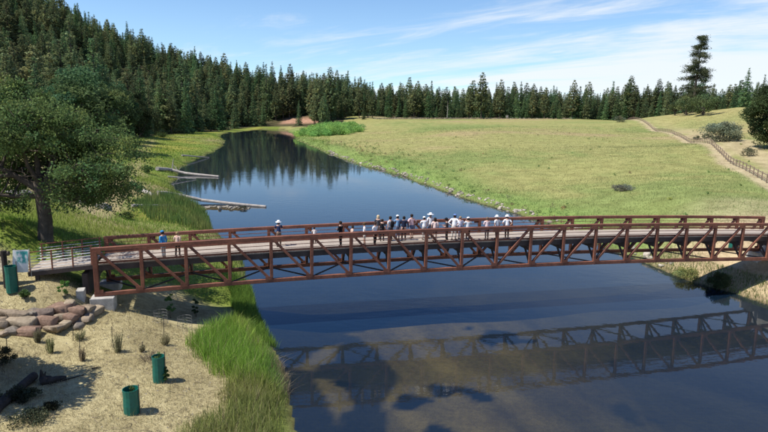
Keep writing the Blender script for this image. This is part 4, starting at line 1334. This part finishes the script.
for i, (u, v, hp, wp_, col_, lab) in enumerate([
        (65, 299, 21, 13, (.12, .25, .06), 'bright green sapling in front of the approach ramp'), (25, 299, 10, 14, (.11, .18, .06), 'low green plant beside the ramp end tube'),
        (43, 262, 15, 14, (.12, .22, .07), 'young green plant behind the ramp railing near the banner'), (63, 258, 14, 15, (.12, .22, .07), 'young green plant behind the ramp railing near the bridge'),
        (171, 319, 27, 11, (.06, .12, .04), 'dark green sapling in the shade just past the left abutment'), (196, 317, 22, 9, (.04, .07, .03), 'slim dark sapling under the bridge nearer the water'),
        (165.5, 383, 15, 9, (.10, .17, .05), 'leafy sapling growing against the farther green tube'),
        (118, 353, 19, 12, (.17, .165, .09), 'tall greyish weed clump standing alone on the straw'), (150, 361, 7, 26, (.19, .16, .12), 'low brownish dead brush just above the farther green tube'),
        (51, 354, 15, 10, (.17, .18, .08), 'thin yellowish weed beside the retaining wall'), (38, 343, 13, 9, (.16, .15, .09), 'thin dry weed below the wall at its middle'),
        (82, 362, 12, 9, (.24, .19, .12), 'dry reddish weed with a tall stem right of the wall'), (165, 345, 11, 12, (.20, .18, .10), 'sparse pale weed above the sedge'),
        (80, 340, 8, 14, (.17, .17, .09), 'low olive weed right of the boulder wall'), (142, 352, 6, 7, (.18, .16, .09), 'small dry tuft left of the brownish brush')]):
    p = at_ground(u, v); k_ = ppm(p)
    h_, r_r = hp / k_ / .93, wp_ / k_ / 2
    grn = col_[1] > col_[0] * 1.25
    if grn: d_ = young(r_r, h_, 600 + i, 1500, col_, .065)
    else:
        n_w = 90; ww = np.random.default_rng(600 + i)
        a_ = ww.uniform(0, 6.283, n_w); q_ = ww.uniform(0, 1, n_w) ** .7 * r_r * .75
        lc = np.array(col_) * 1.15 * np.exp(ww.normal(0, .3, (n_w, 1)))
        P0_ = np.c_[np.cos(a_) * q_ * .6, np.sin(a_) * q_ * .6, np.zeros(n_w)]; hh_ = h_ * ww.uniform(.35, 1.05, n_w)
        P1_ = np.c_[np.cos(a_) * q_ * 1.3, np.sin(a_) * q_ * 1.3, hh_]; sd2 = np.c_[-np.sin(a_ + 1), np.cos(a_ + 1), np.zeros(n_w)] * .011
        Vw = np.stack([P0_ - sd2, P0_ + sd2, P1_ + sd2 * .7, P1_ - sd2 * .7], 1).reshape(-1, 3)
        lt = leaf_tris(np.repeat(P1_, 4, 0) * ww.uniform(.55, 1.02, (n_w * 4, 1)) + ww.normal(0, .03, (n_w * 4, 3)), .05, np.repeat(lc, 4, 0), 0, 1., True)
        d_ = (np_mesh('stems', np.r_[Vw, lt[0]], np.r_[np.arange(4 * n_w).reshape(-1, 4), lt[1] + 4 * n_w], GRASS, np.r_[np.repeat(lc, 4, 0), lt[2]]), None)
        wt = thing('dry_weed', lab, 'weed', p, i); link('stems', d_[0], wt); continue
    plant_tree('sapling' if grn else 'dry_weed', lab, 'sapling' if grn else 'weed', d_, p, i)
for i, (u, v, hp, lab) in enumerate([(7, 354, 16, 'thin dark stake at the left edge below the wall'), (73, 341, 16, 'thin dark stake at the right end of the boulder wall'), (80, 356, 20, 'thin stake beside the reddish weed'),
                                     (164, 338, 22, 'thin stake above the sparse pale weed'), (112, 344, 16, 'thin stake left of the tall greyish weed'), (142, 351, 9, 'short stake beside the small dry tuft')]):
    p = at_ground(u, v); k_ = ppm(p)
    m = MB(); m.bar((0, 0, -.2), (.04, .02, hp / k_ / .93), .035, .035); m.bar((-.03, 0, hp / k_ * .7), (.06, .02, hp / k_ * .72), .015, .015)
    o = m.build('stake', STAKE); o.location = p; tag(o, lab, 'stake')
for u, v, hp, wp_, lab in [(161, 324, 14, 13, 'pale wire plant cage in the bridge shade nearer the abutment'), (185, 330, 14, 14, 'pale wire plant cage in the bridge shade nearer the sedge')]:
    p = at_ground(u, v); k_ = ppm(p); h_, r_r = hp / k_, wp_ / k_ / 2
    t = thing('plant_cage', lab, 'wire cage', p)
    m = MB()
    for j in range(5):
        z_ = h_ * (j + .3) / 4.6
        m.tube([(r_r * math.cos(a), r_r * math.sin(a), z_) for a in np.linspace(0, 6.283, 15)], .006, 4, False)
    link('wire_hoops', m.mesh('wire_hoops', WIRE), t)
    m = MB()
    for a in np.linspace(0, 6.283, 13)[:-1]: m.tube([(r_r * math.cos(a), r_r * math.sin(a), 0), (r_r * math.cos(a), r_r * math.sin(a), h_)], .006, 4, False)
    link('wire_uprights', m.mesh('wire_uprights', WIRE), t)
    c0, t0 = young(r_r * .8, h_ * 1.0, int(u), 90, (.10, .12, .06), .06); link('leaves', c0, t)

# ------------------------------------------------------------------ rail fence by the trail
fence = thing('rail_fence', 'brown post and rail fence running up the meadow beside the trail', 'fence', (FEN[-1][0], FEN[-1][1], gz1(*FEN[-1])))
Lf = np.r_[0, np.cumsum(np.hypot(*np.diff(FEN, axis=0).T))]
fp = []
s = 0.
while s < Lf[-1] + 6:
    x = np.interp(s, Lf, FEN[:, 0]); y = np.interp(s, Lf, FEN[:, 1])
    if s > Lf[-1]:
        e = (FEN[-1] - FEN[-2]) / np.linalg.norm(FEN[-1] - FEN[-2]); x, y = FEN[-1] + e * (s - Lf[-1])
    fp.append(Vector((x, y, gz1(x, y)))); s += 3.0
mp = MB(); mp.lathe((0, 0, -.3), [(.085, 0), (.08, 1.1), (.075, 1.62), (.05, 1.66)], 7); post_me = mp.mesh('post', RAILW)
mp = MB(); mp.tube([(0, 0, 0), (.5, .0, .0), (1, 0, 0)], [.065, .075, .06], 6); rail_me = mp.mesh('rail', RAILW)
for i, p in enumerate(fp):
    o = link('post', post_me, fence, p - fence.location)
    if i + 1 < len(fp):
        q = fp[i + 1]
        for h_ in (.55, 1.15):
            a = p + Vector((0, 0, h_ + random.uniform(-.05, .05))); b_ = q + Vector((0, 0, h_ + random.uniform(-.05, .05)))
            o = link('rail', rail_me, fence, a - fence.location)
            o.rotation_euler = (b_ - a).to_track_quat('X', 'Z').to_euler(); o.scale = ((b_ - a).length, 1, 1)

# pale post out in the far meadow
for u, v, lab in [(507, 119, 'small pale marker post standing before the far treeline'), (447, 119, 'pale dead snag standing at the foot of the far treeline')]:
    p = ground_at(u, v, 442)
    m = MB()
    if u > 500: m.tube([(0, 0, -.3), (0, 0, 1.6)], .35, 8); m.box((0, 0, 1.9), 1.7, .5, 1.5)
    else: m.tube([(0, 0, -.3), (.2, 0, 7), (.1, .2, 13)], [.26, .18, .04], 7); m.tube([(.15, 0, 6), (1.3, 0, 7.6)], [.12, .04], 5); m.tube([(.15, 0, 8), (-1.2, .3, 9.4)], [.12, .04], 5)
    o = m.build('marker_post' if u > 500 else 'dead_snag', DEADWOOD); o.location = p; tag(o, lab, 'post' if u > 500 else 'dead tree')

# ------------------------------------------------------------------ ramp end: log barrier, banner
p0 = rp(-1.90, .25, 0); gzp = gz1(p0.x, p0.y)
lb = thing('log_barrier', 'weathered log post with crossbeam beside the banner at the ramp end', 'barrier', (p0.x, p0.y, gzp))
m = MB(); m.tube([(0, 0, -.4), (.02, 0, .6), (0, 0, 1.45 + rp(-1.90, 0, 0).z - gzp)], [.17, .16, .15], 9); link('post', m.mesh('post', CHARRED), lb)
zt = 1.15 + rp(-1.90, 0, 0).z - gzp
m = MB(); m.tube([(.25, .1, zt + .12), (-1.1, -.1, zt + .02), (-2.6, -.4, zt - .1)], [.14, .15, .13], 9); link('beam', m.mesh('beam', BARK), lb)
m = MB(); m.tube([(-2.4, -.35, -.4), (-2.4, -.35, zt - .1)], [.16, .14], 9); link('post', m.mesh('post', BARK), lb)
bm_, k = newmat('banner_print')
co = k.n('ShaderNodeTexCoord').outputs['Generated']
sx = k.n('ShaderNodeSeparateXYZ', {0: co}).outputs
nz = k.noise(co, 3.2, 4, .6); nf = k.noise(k.n('ShaderNodeMapping', {'Vector': co, 'Scale': (1, 1, 2.2)}).outputs[0], 11., 3, .6)
inx = k.math('MULTIPLY', k.ramp(sx[0], .28, .40), k.ramp(sx[0], .97, .90)); inz = k.math('MULTIPLY', k.ramp(sx[2], .34, .48), k.ramp(sx[2], .97, .90))
art = k.math('MULTIPLY', k.math('MULTIPLY', inx, inz), k.ramp(nz, .34, .5))
c = k.mix(art, (.80, .82, .80), (.07, .42, .38))
c = k.mix(k.math('MULTIPLY', art, k.ramp(nf, .52, .62)), c, (.01, .20, .22))
pbn = k.n('ShaderNodeBsdfPrincipled', {'Base Color': c, 'Roughness': .55})
k.n('ShaderNodeOutputMaterial', {0: pbn.outputs[0]})
b0 = rp(-1.70, .36, .02)
bn_t = thing('banner_sign', 'white and teal printed banner tied to the ramp railing end', 'banner', b0)
m = MB(); nxs, nzs = 7, 9
V_ = []; 
for layer in (0, .012):
    for j in range(nzs):
        for i in range(nxs):
            a, b_ = i / (nxs - 1), j / (nzs - 1)
            q = bu * (a * .84 - .06 - .14 * (1 - b_)) + bn * (-.02 - layer + .025 * math.sin(a * 7 + b_ * 3)) + Vector((0, 0, b_ * 1.36 + .02))
            V_.append(q)
f_ = []
for l in (0, 1):
    for j in range(nzs - 1):
        for i in range(nxs - 1):
            o_ = l * nxs * nzs + j * nxs + i
            f_.append((o_, o_ + 1, o_ + nxs + 1, o_ + nxs) if l else (o_ + nxs, o_ + nxs + 1, o_ + 1, o_))
m.add(V_, f_); link('panel', m.mesh('panel', bm_, True), bn_t)
for a in (0., .78):
    m = MB(); m.tube([bu * a + bn * .06 + Vector((0, 0, -.3)), bu * a + bn * .06 + Vector((0, 0, 1.42))], .022, 6)
    link('pole', m.mesh('pole', GALV), bn_t)

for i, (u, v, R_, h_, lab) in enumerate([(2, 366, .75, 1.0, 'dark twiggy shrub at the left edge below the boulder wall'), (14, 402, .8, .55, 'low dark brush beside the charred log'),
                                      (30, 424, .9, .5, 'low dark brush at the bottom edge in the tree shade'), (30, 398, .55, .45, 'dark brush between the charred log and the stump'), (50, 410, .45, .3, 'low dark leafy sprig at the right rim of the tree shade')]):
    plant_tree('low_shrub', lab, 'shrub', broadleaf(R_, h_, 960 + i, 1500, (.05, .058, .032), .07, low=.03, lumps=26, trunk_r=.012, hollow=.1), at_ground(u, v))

# tree just outside the frame whose shade falls in the lower left corner
sh = Vector((-20.6, 23.0, 0)); sh.z = gz1(sh.x, sh.y)
plant_tree('broadleaf_tree', 'leafy tree just outside the view that shades the lower left corner', 'tree', broadleaf(3.9, 8.8, 95, 20000, (.05, .075, .03), .22, low=.25, lumps=60), sh)

# ------------------------------------------------------------------ people on the bridge
TINTS = {}


def body_skin(nodes, edges, name, mat, subdiv=1):
    me = bpy.data.meshes.new(name)
    me.from_pydata([n[0] for n in nodes], edges, [])
    o = bpy.data.objects.new(name, me); COL.objects.link(o)
    md = o.modifiers.new('skin', 'SKIN'); md.use_smooth_shade = True; md.branch_smoothing = .3
    for i, n in enumerate(nodes):
        sv = me.skin_vertices[0].data[i]; sv.radius = (n[1], n[2] if len(n) > 2 else n[1]); sv.use_root = (i == 0)
    ss = o.modifiers.new('sub', 'SUBSURF'); ss.levels = subdiv; ss.render_levels = subdiv
    return o


PENDING = []


def person(lab, t, w_, H=1.70, face=1.57, lean=.06, hair=(.03, .02, .015), shirt=(.8, .8, .8), pants=(.03, .03, .04), hat=None, hat_brim=0., arms='down', bare_legs=False, pack=None, long_hair=False, step=.10, sleeve=.55, wide=1.0):
    """face: direction looked at (radians, 0 = along the bridge to the right, pi/2 = away from the camera)"""
    p = bp(t, w_, DK)
    root = thing('person', lab, 'person', p, BA + face - math.pi / 2, 'people standing on the bridge')
    k_ = H / 1.75
    V3 = lambda x, y, z: Vector((x * k_, y * k_, z * k_))      # x right, y forward
    def fw(z): return max(0, z - .92) * math.tan(lean)          # the torso leans forward from the hips
    pel = V3(0, 0, .95); belly = V3(0, fw(1.1) + .01, 1.10); chest = V3(0, fw(1.30), 1.30); shc = V3(0, fw(1.43), 1.42)
    neck = V3(0, fw(1.5) + .015, 1.50); head0 = V3(0, fw(1.56) + .035, 1.585); head1 = V3(0, fw(1.68) + .03, 1.675)
    g = wide
    nodes = [(pel, .15 * k_ * g, .115 * k_ * g), (belly, .14 * k_ * g, .11 * k_ * g), (chest, .155 * k_ * g, .115 * k_ * g), (shc, .12 * k_ * g, .085 * k_ * g), (neck, .055 * k_), (head0, .078 * k_, .088 * k_), (head1, .075 * k_, .092 * k_)]
    edges = [(0, 1), (1, 2), (2, 3), (3, 4), (4, 5), (5, 6)]
    hands = []
    legs = {}; armsd = {}
    for s in (-1, 1):
        hip = V3(.095 * s * g, 0, .88); kn = V3(.105 * s, .02 + step * s * .35, .49); an = V3(.11 * s, step * s * .6 - .02, .085); toe = V3(.125 * s, step * s * .6 + .13, .035)
        i0 = len(nodes)
        nodes += [(hip, .092 * k_ * g), (kn, .058 * k_), (an, .040 * k_), (toe, .034 * k_)]
        edges += [(0, i0), (i0, i0 + 1), (i0 + 1, i0 + 2), (i0 + 2, i0 + 3)]
        legs[s] = (hip, kn, an, toe)
        sh = V3(.185 * s * g, fw(1.42), 1.415)
        if arms == 'down': el = V3(.24 * s * g, fw(1.14) - .03, 1.14); wr = V3(.235 * s * g, fw(.92) + .07, .90)
        elif arms == 'rail': el = V3(.26 * s * g, fw(1.2) + .17, 1.19); wr = V3(.20 * s, fw(1.2) + .40, 1.13)
        elif arms == 'cross': el = V3(.25 * s * g, fw(1.15) + .06, 1.15); wr = V3(.05 * s, fw(1.2) + .22, 1.18 + .03 * s)
        elif arms == 'up': el = V3(.27 * s * g, fw(1.2) + .15, 1.24); wr = V3(.10 * s, fw(1.45) + .28, 1.47)
        else:                                                  # hips
            el = V3(.36 * s * g, fw(1.16) - .06, 1.17); wr = V3(.19 * s * g, .05, 1.0)
        hd = (wr - el).normalized()
        hd = (hd + Vector((0, .15, -.15))).normalized()
        palm = wr + hd * .075 * k_
        i0 = len(nodes)
        nodes += [(sh, .062 * k_), (el, .043 * k_), (wr, .028 * k_), (palm, .036 * k_, .018 * k_)]
        edges += [(3, i0), (i0, i0 + 1), (i0 + 1, i0 + 2), (i0 + 2, i0 + 3)]
        armsd[s] = (sh, el, wr); hands.append((wr, palm, hd, s))
    b = body_skin(nodes, edges, 'body', SKIN, 1)
    # fingers, nose, ears join the body's mesh
    m = MB()
    for wr, palm, hd, s in hands:
        sd_ = hd.cross(Vector((0, 1, .2)));
        if sd_.length < .1: sd_ = Vector((1, 0, 0))
        sd_.normalize(); nrm = sd_.cross(hd).normalized()
        for f_, L in zip((-1.5, -.5, .5, 1.5), (.062, .075, .070, .055)):
            a = palm + sd_ * f_ * .018 * k_ + hd * .01
            m.tube([a, a + hd * L * .55 * k_, a + (hd * .9 + nrm * .35 * s) * L * k_], [.0095 * k_, .009 * k_, .006 * k_], 6)
        a = wr + hd * .035 * k_ + sd_ * .028 * k_
        m.tube([a, a + (hd * .6 + sd_ * .6) * .04 * k_, a + (hd * .9 + sd_ * .45) * .065 * k_], [.012 * k_, .011 * k_, .007 * k_], 6)
    hf = head0 + Vector((0, .085 * k_, .03 * k_))
    m.tube([hf + Vector((0, -.01, .03 * k_)), hf + Vector((0, .022 * k_, -.005 * k_)), hf + Vector((0, .0, -.02 * k_))], [.009 * k_, .016 * k_, .010 * k_], 6)
    for s in (-1, 1):
        e = head0 + Vector((s * .08 * k_, -.005, .03 * k_)); m.tube([e + Vector((0, 0, -.03 * k_)), e + Vector((s * .012 * k_, -.01, 0)), e + Vector((0, 0, .032 * k_))], [.008 * k_, .018 * k_, .010 * k_], 6)
    extra = m.mesh('extra', SKIN, True)
    PENDING.append((b, extra, SKIN, root, 'body'))
    em = MB()
    for s in (-1, 1): em.box(hf + Vector((s * .032 * k_, -.004, .038 * k_)), .022 * k_, .012 * k_, .012 * k_)
    em.box(hf + Vector((0, -.006, -.045 * k_)), .045 * k_, .012 * k_, .009 * k_)
    link('face_features', em.mesh('face_features', cl_mat((.05, .025, .02))), root)
    # shirt
    sn = [(belly - V3(0, 0, .19), .160 * k_ * g, .126 * k_ * g), (belly - V3(0, 0, .08), .163 * k_ * g, .128 * k_ * g), (belly, .158 * k_ * g, .126 * k_ * g), (chest, .170 * k_ * g, .128 * k_ * g), (shc, .128 * k_ * g, .093 * k_ * g), (shc + V3(0, .008, .05), .068 * k_)]
    se = [(0, 1), (1, 2), (2, 3), (3, 4), (4, 5)]
    for s in (-1, 1):
        sh, el, wr = armsd[s]; i0 = len(sn)
        if sleeve <= .6: sn += [(sh, .074 * k_), (sh.lerp(el, sleeve * 1.5), .062 * k_)]; se += [(4, i0), (i0, i0 + 1)]
        else: sn += [(sh, .074 * k_), (el, .056 * k_), (el.lerp(wr, .92), .042 * k_)]; se += [(4, i0), (i0, i0 + 1), (i0 + 1, i0 + 2)]
    PENDING.append((body_skin(sn, se, 'shirt', None), None, cl_mat(shirt), root, 'shirt'))
    pn = [(pel + V3(0, 0, .0), .158 * k_ * g, .122 * k_ * g), (pel + V3(0, fw(1.05), .11), .150 * k_ * g, .118 * k_ * g)]; pe = [(0, 1)]
    for s in (-1, 1):
        hip, kn, an, toe = legs[s]; i0 = len(pn)
        if bare_legs: pn += [(hip, .104 * k_ * g), (hip.lerp(kn, .9), .082 * k_)]; pe += [(0, i0), (i0, i0 + 1)]
        else: pn += [(hip, .102 * k_ * g), (kn, .072 * k_), (an + V3(0, 0, .03), .058 * k_)]; pe += [(0, i0), (i0, i0 + 1), (i0 + 1, i0 + 2)]
    PENDING.append((body_skin(pn, pe, 'trousers' if not bare_legs else 'shorts', None), None, cl_mat(pants), root, 'shorts' if bare_legs else 'trousers'))
    for s in (-1, 1):
        an, toe = legs[s][2], legs[s][3]
        m = MB(); a = an - V3(0, .06, .045); m.tube([a, an.lerp(toe, .3) + V3(0, 0, -.02), toe + V3(0, .03, 0)], [.048 * k_, .052 * k_, .040 * k_], 8)
        link('shoe', m.mesh('shoe', cl_mat((.05, .045, .04)), True), root)
    hc = head0.lerp(head1, .62)
    m = MB()
    prof = [(.10, -.075), (.112, -.02), (.114, .03), (.10, .075), (.065, .105), (.02, .118)] if not long_hair else [(.09, -.22), (.115, -.12), (.118, -.02), (.116, .03), (.10, .075), (.065, .105), (.02, .118)]
    m.lathe((hc.x, hc.y - .028 * k_, hc.z), [(r * k_ * .95, z * k_) for r, z in prof], 12)
    link('hair', m.mesh('hair', cl_mat(hair), True), root)
    if hat:
        m = MB(); c0 = hc + V3(0, -.005, .035)
        if hat_brim: m.lathe(c0, [(.12 * k_, .0), ((.12 + hat_brim) * k_, -.015), ((.12 + hat_brim) * k_, .0), (.118 * k_, .02), (.108 * k_, .08), (.07 * k_, .115), (.01, .12 * k_)], 16)
        else:
            m.lathe(c0, [(.119 * k_, -.01), (.119 * k_, .03), (.10 * k_, .07), (.06 * k_, .10), (.01, .112 * k_)], 14)
            m.add([c0 + V3(-.07, .09, .0), c0 + V3(.07, .09, .0), c0 + V3(.06, .20, -.02), c0 + V3(-.06, .20, -.02), c0 + V3(-.07, .09, .015), c0 + V3(.07, .09, .015), c0 + V3(.06, .20, -.008), c0 + V3(-.06, .20, -.008)],
                  [(0, 1, 2, 3), (7, 6, 5, 4), (0, 4, 5, 1), (1, 5, 6, 2), (2, 6, 7, 3), (3, 7, 4, 0)])
        link('hat', m.mesh('hat', cl_mat(hat), True), root)
    if pack:
        m = MB(); c0 = chest.lerp(belly, .4) + V3(0, -.21, .02)
        m.lathe((0, 0, 0), [(.05, -.21), (.13, -.20), (.15, -.05), (.145, .12), (.10, .20), (.03, .22)], 10)
        me = m.mesh('backpack', cl_mat(pack), True); me.transform(Matrix.Translation(c0) @ Matrix.Scale(.75, 4, (0, 1, 0)))
        bo = link('backpack', me); bo.location = (0, 0, 0); tag(bo, pack_label(lab), 'backpack'); bo.matrix_world = Matrix.Translation(p) @ Matrix.Rotation(BA + face - math.pi / 2, 4, 'Z')
    return root


def pack_label(l): return 'black backpack worn by the person in a grey white shirt and no hat'


def cl_mat(c):
    key = tuple(round(x, 3) for x in c)
    if key not in TINTS: TINTS[key] = simple('clothing', c, .85, .12, 9., bump=.15, spec=.12)
    return TINTS[key]


def bt(u, v):
    """bridge coordinates (panels along, metres across) of a deck point seen at photo pixel (u, v)"""
    z = 5.0
    for _ in range(8):
        p = at(u, v, z=z); r = p - Vector((BX, BY, 0)); t = r.dot(bu) / PAN; s = 2 * t / NP - 1
        z = BZ + CAMB * (1 - s * s) + DK
    return t, min(max(r.dot(bn), .5), BW - .5)


WHT, NAVY, BLK, GRY, JEAN, KHA, PNK, PCH = (.78, .78, .78), (.02, .03, .08), (.012, .012, .015), (.5, .51, .54), (.07, .11, .22), (.35, .29, .20), (.75, .50, .50), (.66, .48, .38)
AW = math.pi / 2
for args in [
    ('person in bright blue shirt and cap with grey trousers near the left bridge end', 163.5, 259, dict(H=1.74, shirt=(.05, .26, .55), pants=(.32, .31, .31), hat=(.04, .20, .45), face=AW + .5, sleeve=.9)),
    ('person in a tan peach shirt beside the one in bright blue', 178, 257, dict(H=1.62, shirt=PCH, pants=(.05, .04, .035), hair=(.30, .20, .10), face=AW - .5)),
    ('lone person in navy shirt and wide white hat at the far railing', 279, 246.5, dict(H=1.72, shirt=NAVY, pants=(.16, .11, .08), hat=WHT, hat_brim=.09, lean=.22, arms='rail')),
    ('child with dark hair and pale top peering through the far railing', 314.5, 243.5, dict(H=1.12, shirt=(.66, .64, .62), pants=(.06, .05, .05), lean=.25, arms='rail')),
    ('person in black with dark hair standing apart by a post left of the crowd', 342.5, 249.5, dict(H=1.76, shirt=BLK, pants=BLK, face=AW + .4, arms='cross', sleeve=.9)),
    ('dark haired child in peach top and blue jeans left of the white shirts', 351.5, 246.5, dict(H=1.42, shirt=PCH, pants=(.10, .10, .26), face=-.3)),
    ('person in white shirt with pale bare legs at the left end of the crowd', 367, 248.5, dict(H=1.60, shirt=WHT, pants=(.70, .66, .60), hair=(.10, .06, .03), bare_legs=True, face=AW + .8)),
    ('person in white top and black trousers next to the bare legged one', 377, 247.5, dict(H=1.60, shirt=WHT, pants=BLK, face=-AW + .9, hair=(.04, .025, .02))),
    ('person with long blond hair and dark top at the far railing', 377.5, 239.5, dict(H=1.74, shirt=(.05, .05, .06), pants=(.04, .04, .05), hair=(.55, .42, .26), long_hair=True)),
    ('person in black with dark hair half hidden at the left of the crowd', 382, 241, dict(H=1.55, shirt=BLK, pants=BLK, face=AW - .6)),
    ('person in grey white shirt with dark hair and black backpack', 390.5, 241, dict(H=1.74, shirt=(.60, .60, .62), pants=(.05, .05, .06), pack=BLK)),
    ('person in blue shirt and white cap at the far railing', 397.5, 239.5, dict(H=1.72, shirt=(.16, .30, .48), pants=(.10, .12, .18), hat=WHT, arms='rail', lean=.12)),
    ('big person in a dark navy jacket and black trousers amid the crowd', 403.5, 240.5, dict(H=1.72, shirt=(.018, .022, .045), pants=BLK, wide=1.28, sleeve=.9, hair=(.02, .015, .012))),
    ('person in a pink shirt with dark hair and bare legs', 411.5, 238.5, dict(H=1.76, shirt=PNK, pants=(.12, .15, .24), bare_legs=True, arms='hips', wide=1.05)),
    ('person with pale cap and white shirt just right of the pink shirt', 424, 239.5, dict(H=1.62, shirt=WHT, pants=(.30, .28, .26), hat=(.70, .70, .68), wide=1.12, arms='rail', lean=.1)),
    ('tall person in white shirt under a wide white straw hat', 430, 238, dict(H=1.80, shirt=WHT, pants=(.12, .12, .15), hat=WHT, hat_brim=.12)),
    ('dark haired person in pale peach top and dark shorts before the straw hat', 434.5, 241, dict(H=1.66, shirt=(.78, .60, .54), pants=(.09, .05, .05), long_hair=True, bare_legs=True)),
    ('person in black clothes and dark cap right of the straw hat', 446.5, 241.5, dict(H=1.66, shirt=(.05, .05, .055), pants=BLK, hat=BLK, face=AW + .9, arms='cross')),
    ('person in roomy white shirt, blue cap and pale trousers', 453.5, 240, dict(H=1.82, shirt=WHT, pants=(.52, .50, .46), hat=(.12, .20, .42), sleeve=.9, wide=1.12, arms='hips', face=AW - .5)),
    ('person in pale lavender shirt beside the blue cap', 460, 238.5, dict(H=1.60, shirt=(.58, .56, .68), pants=(.20, .20, .26), hair=(.25, .18, .12))),
    ('person in grey white shirt and pale cap ending the middle crowd on the right', 467.5, 240.5, dict(H=1.66, shirt=(.66, .68, .70), pants=BLK, hat=(.70, .70, .70), arms='up', face=AW - .3)),
    ('dark haired person in pale pink shirt, first of the last three', 486.5, 239.5, dict(H=1.62, shirt=(.72, .58, .58), pants=(.03, .03, .04), hair=(.16, .11, .08), sleeve=.9, arms='cross')),
    ('person in white shirt and white hat, middle of the last three', 496.5, 239, dict(H=1.70, shirt=WHT, pants=BLK, hat=WHT, hat_brim=.06)),
    ('person in white shirt and white hat leaning, right of the last three', 506.5, 239, dict(H=1.72, shirt=WHT, pants=BLK, hat=WHT, hat_brim=.06, arms='hips', lean=.14, face=AW - .4)),
]:
    t_, w_ = bt(args[1], args[2])
    kw = args[3]
    if kw.get('arms', 'down') != 'rail': kw['face'] = kw.get('face', AW) + random.uniform(-.55, .55)
    kw.setdefault('lean', random.uniform(.02, .14))
    person(args[0], t_, w_, **args[3])

dg = bpy.context.evaluated_depsgraph_get()
dg.update()
for o, extra, mat, root, nm in PENDING:
    me = bpy.data.meshes.new_from_object(o.evaluated_get(dg))
    src = o.data
    bpy.data.objects.remove(o)
    bpy.data.meshes.remove(src)
    if extra:
        import bmesh
        bm = bmesh.new(); bm.from_mesh(me); bm.from_mesh(extra); bm.to_mesh(me); bm.free()
    me.materials.clear(); me.materials.append(mat)
    me.polygons.foreach_set('use_smooth', [True] * len(me.polygons))
    me.polygons.foreach_set('material_index', [0] * len(me.polygons))
    link(nm, me, root)
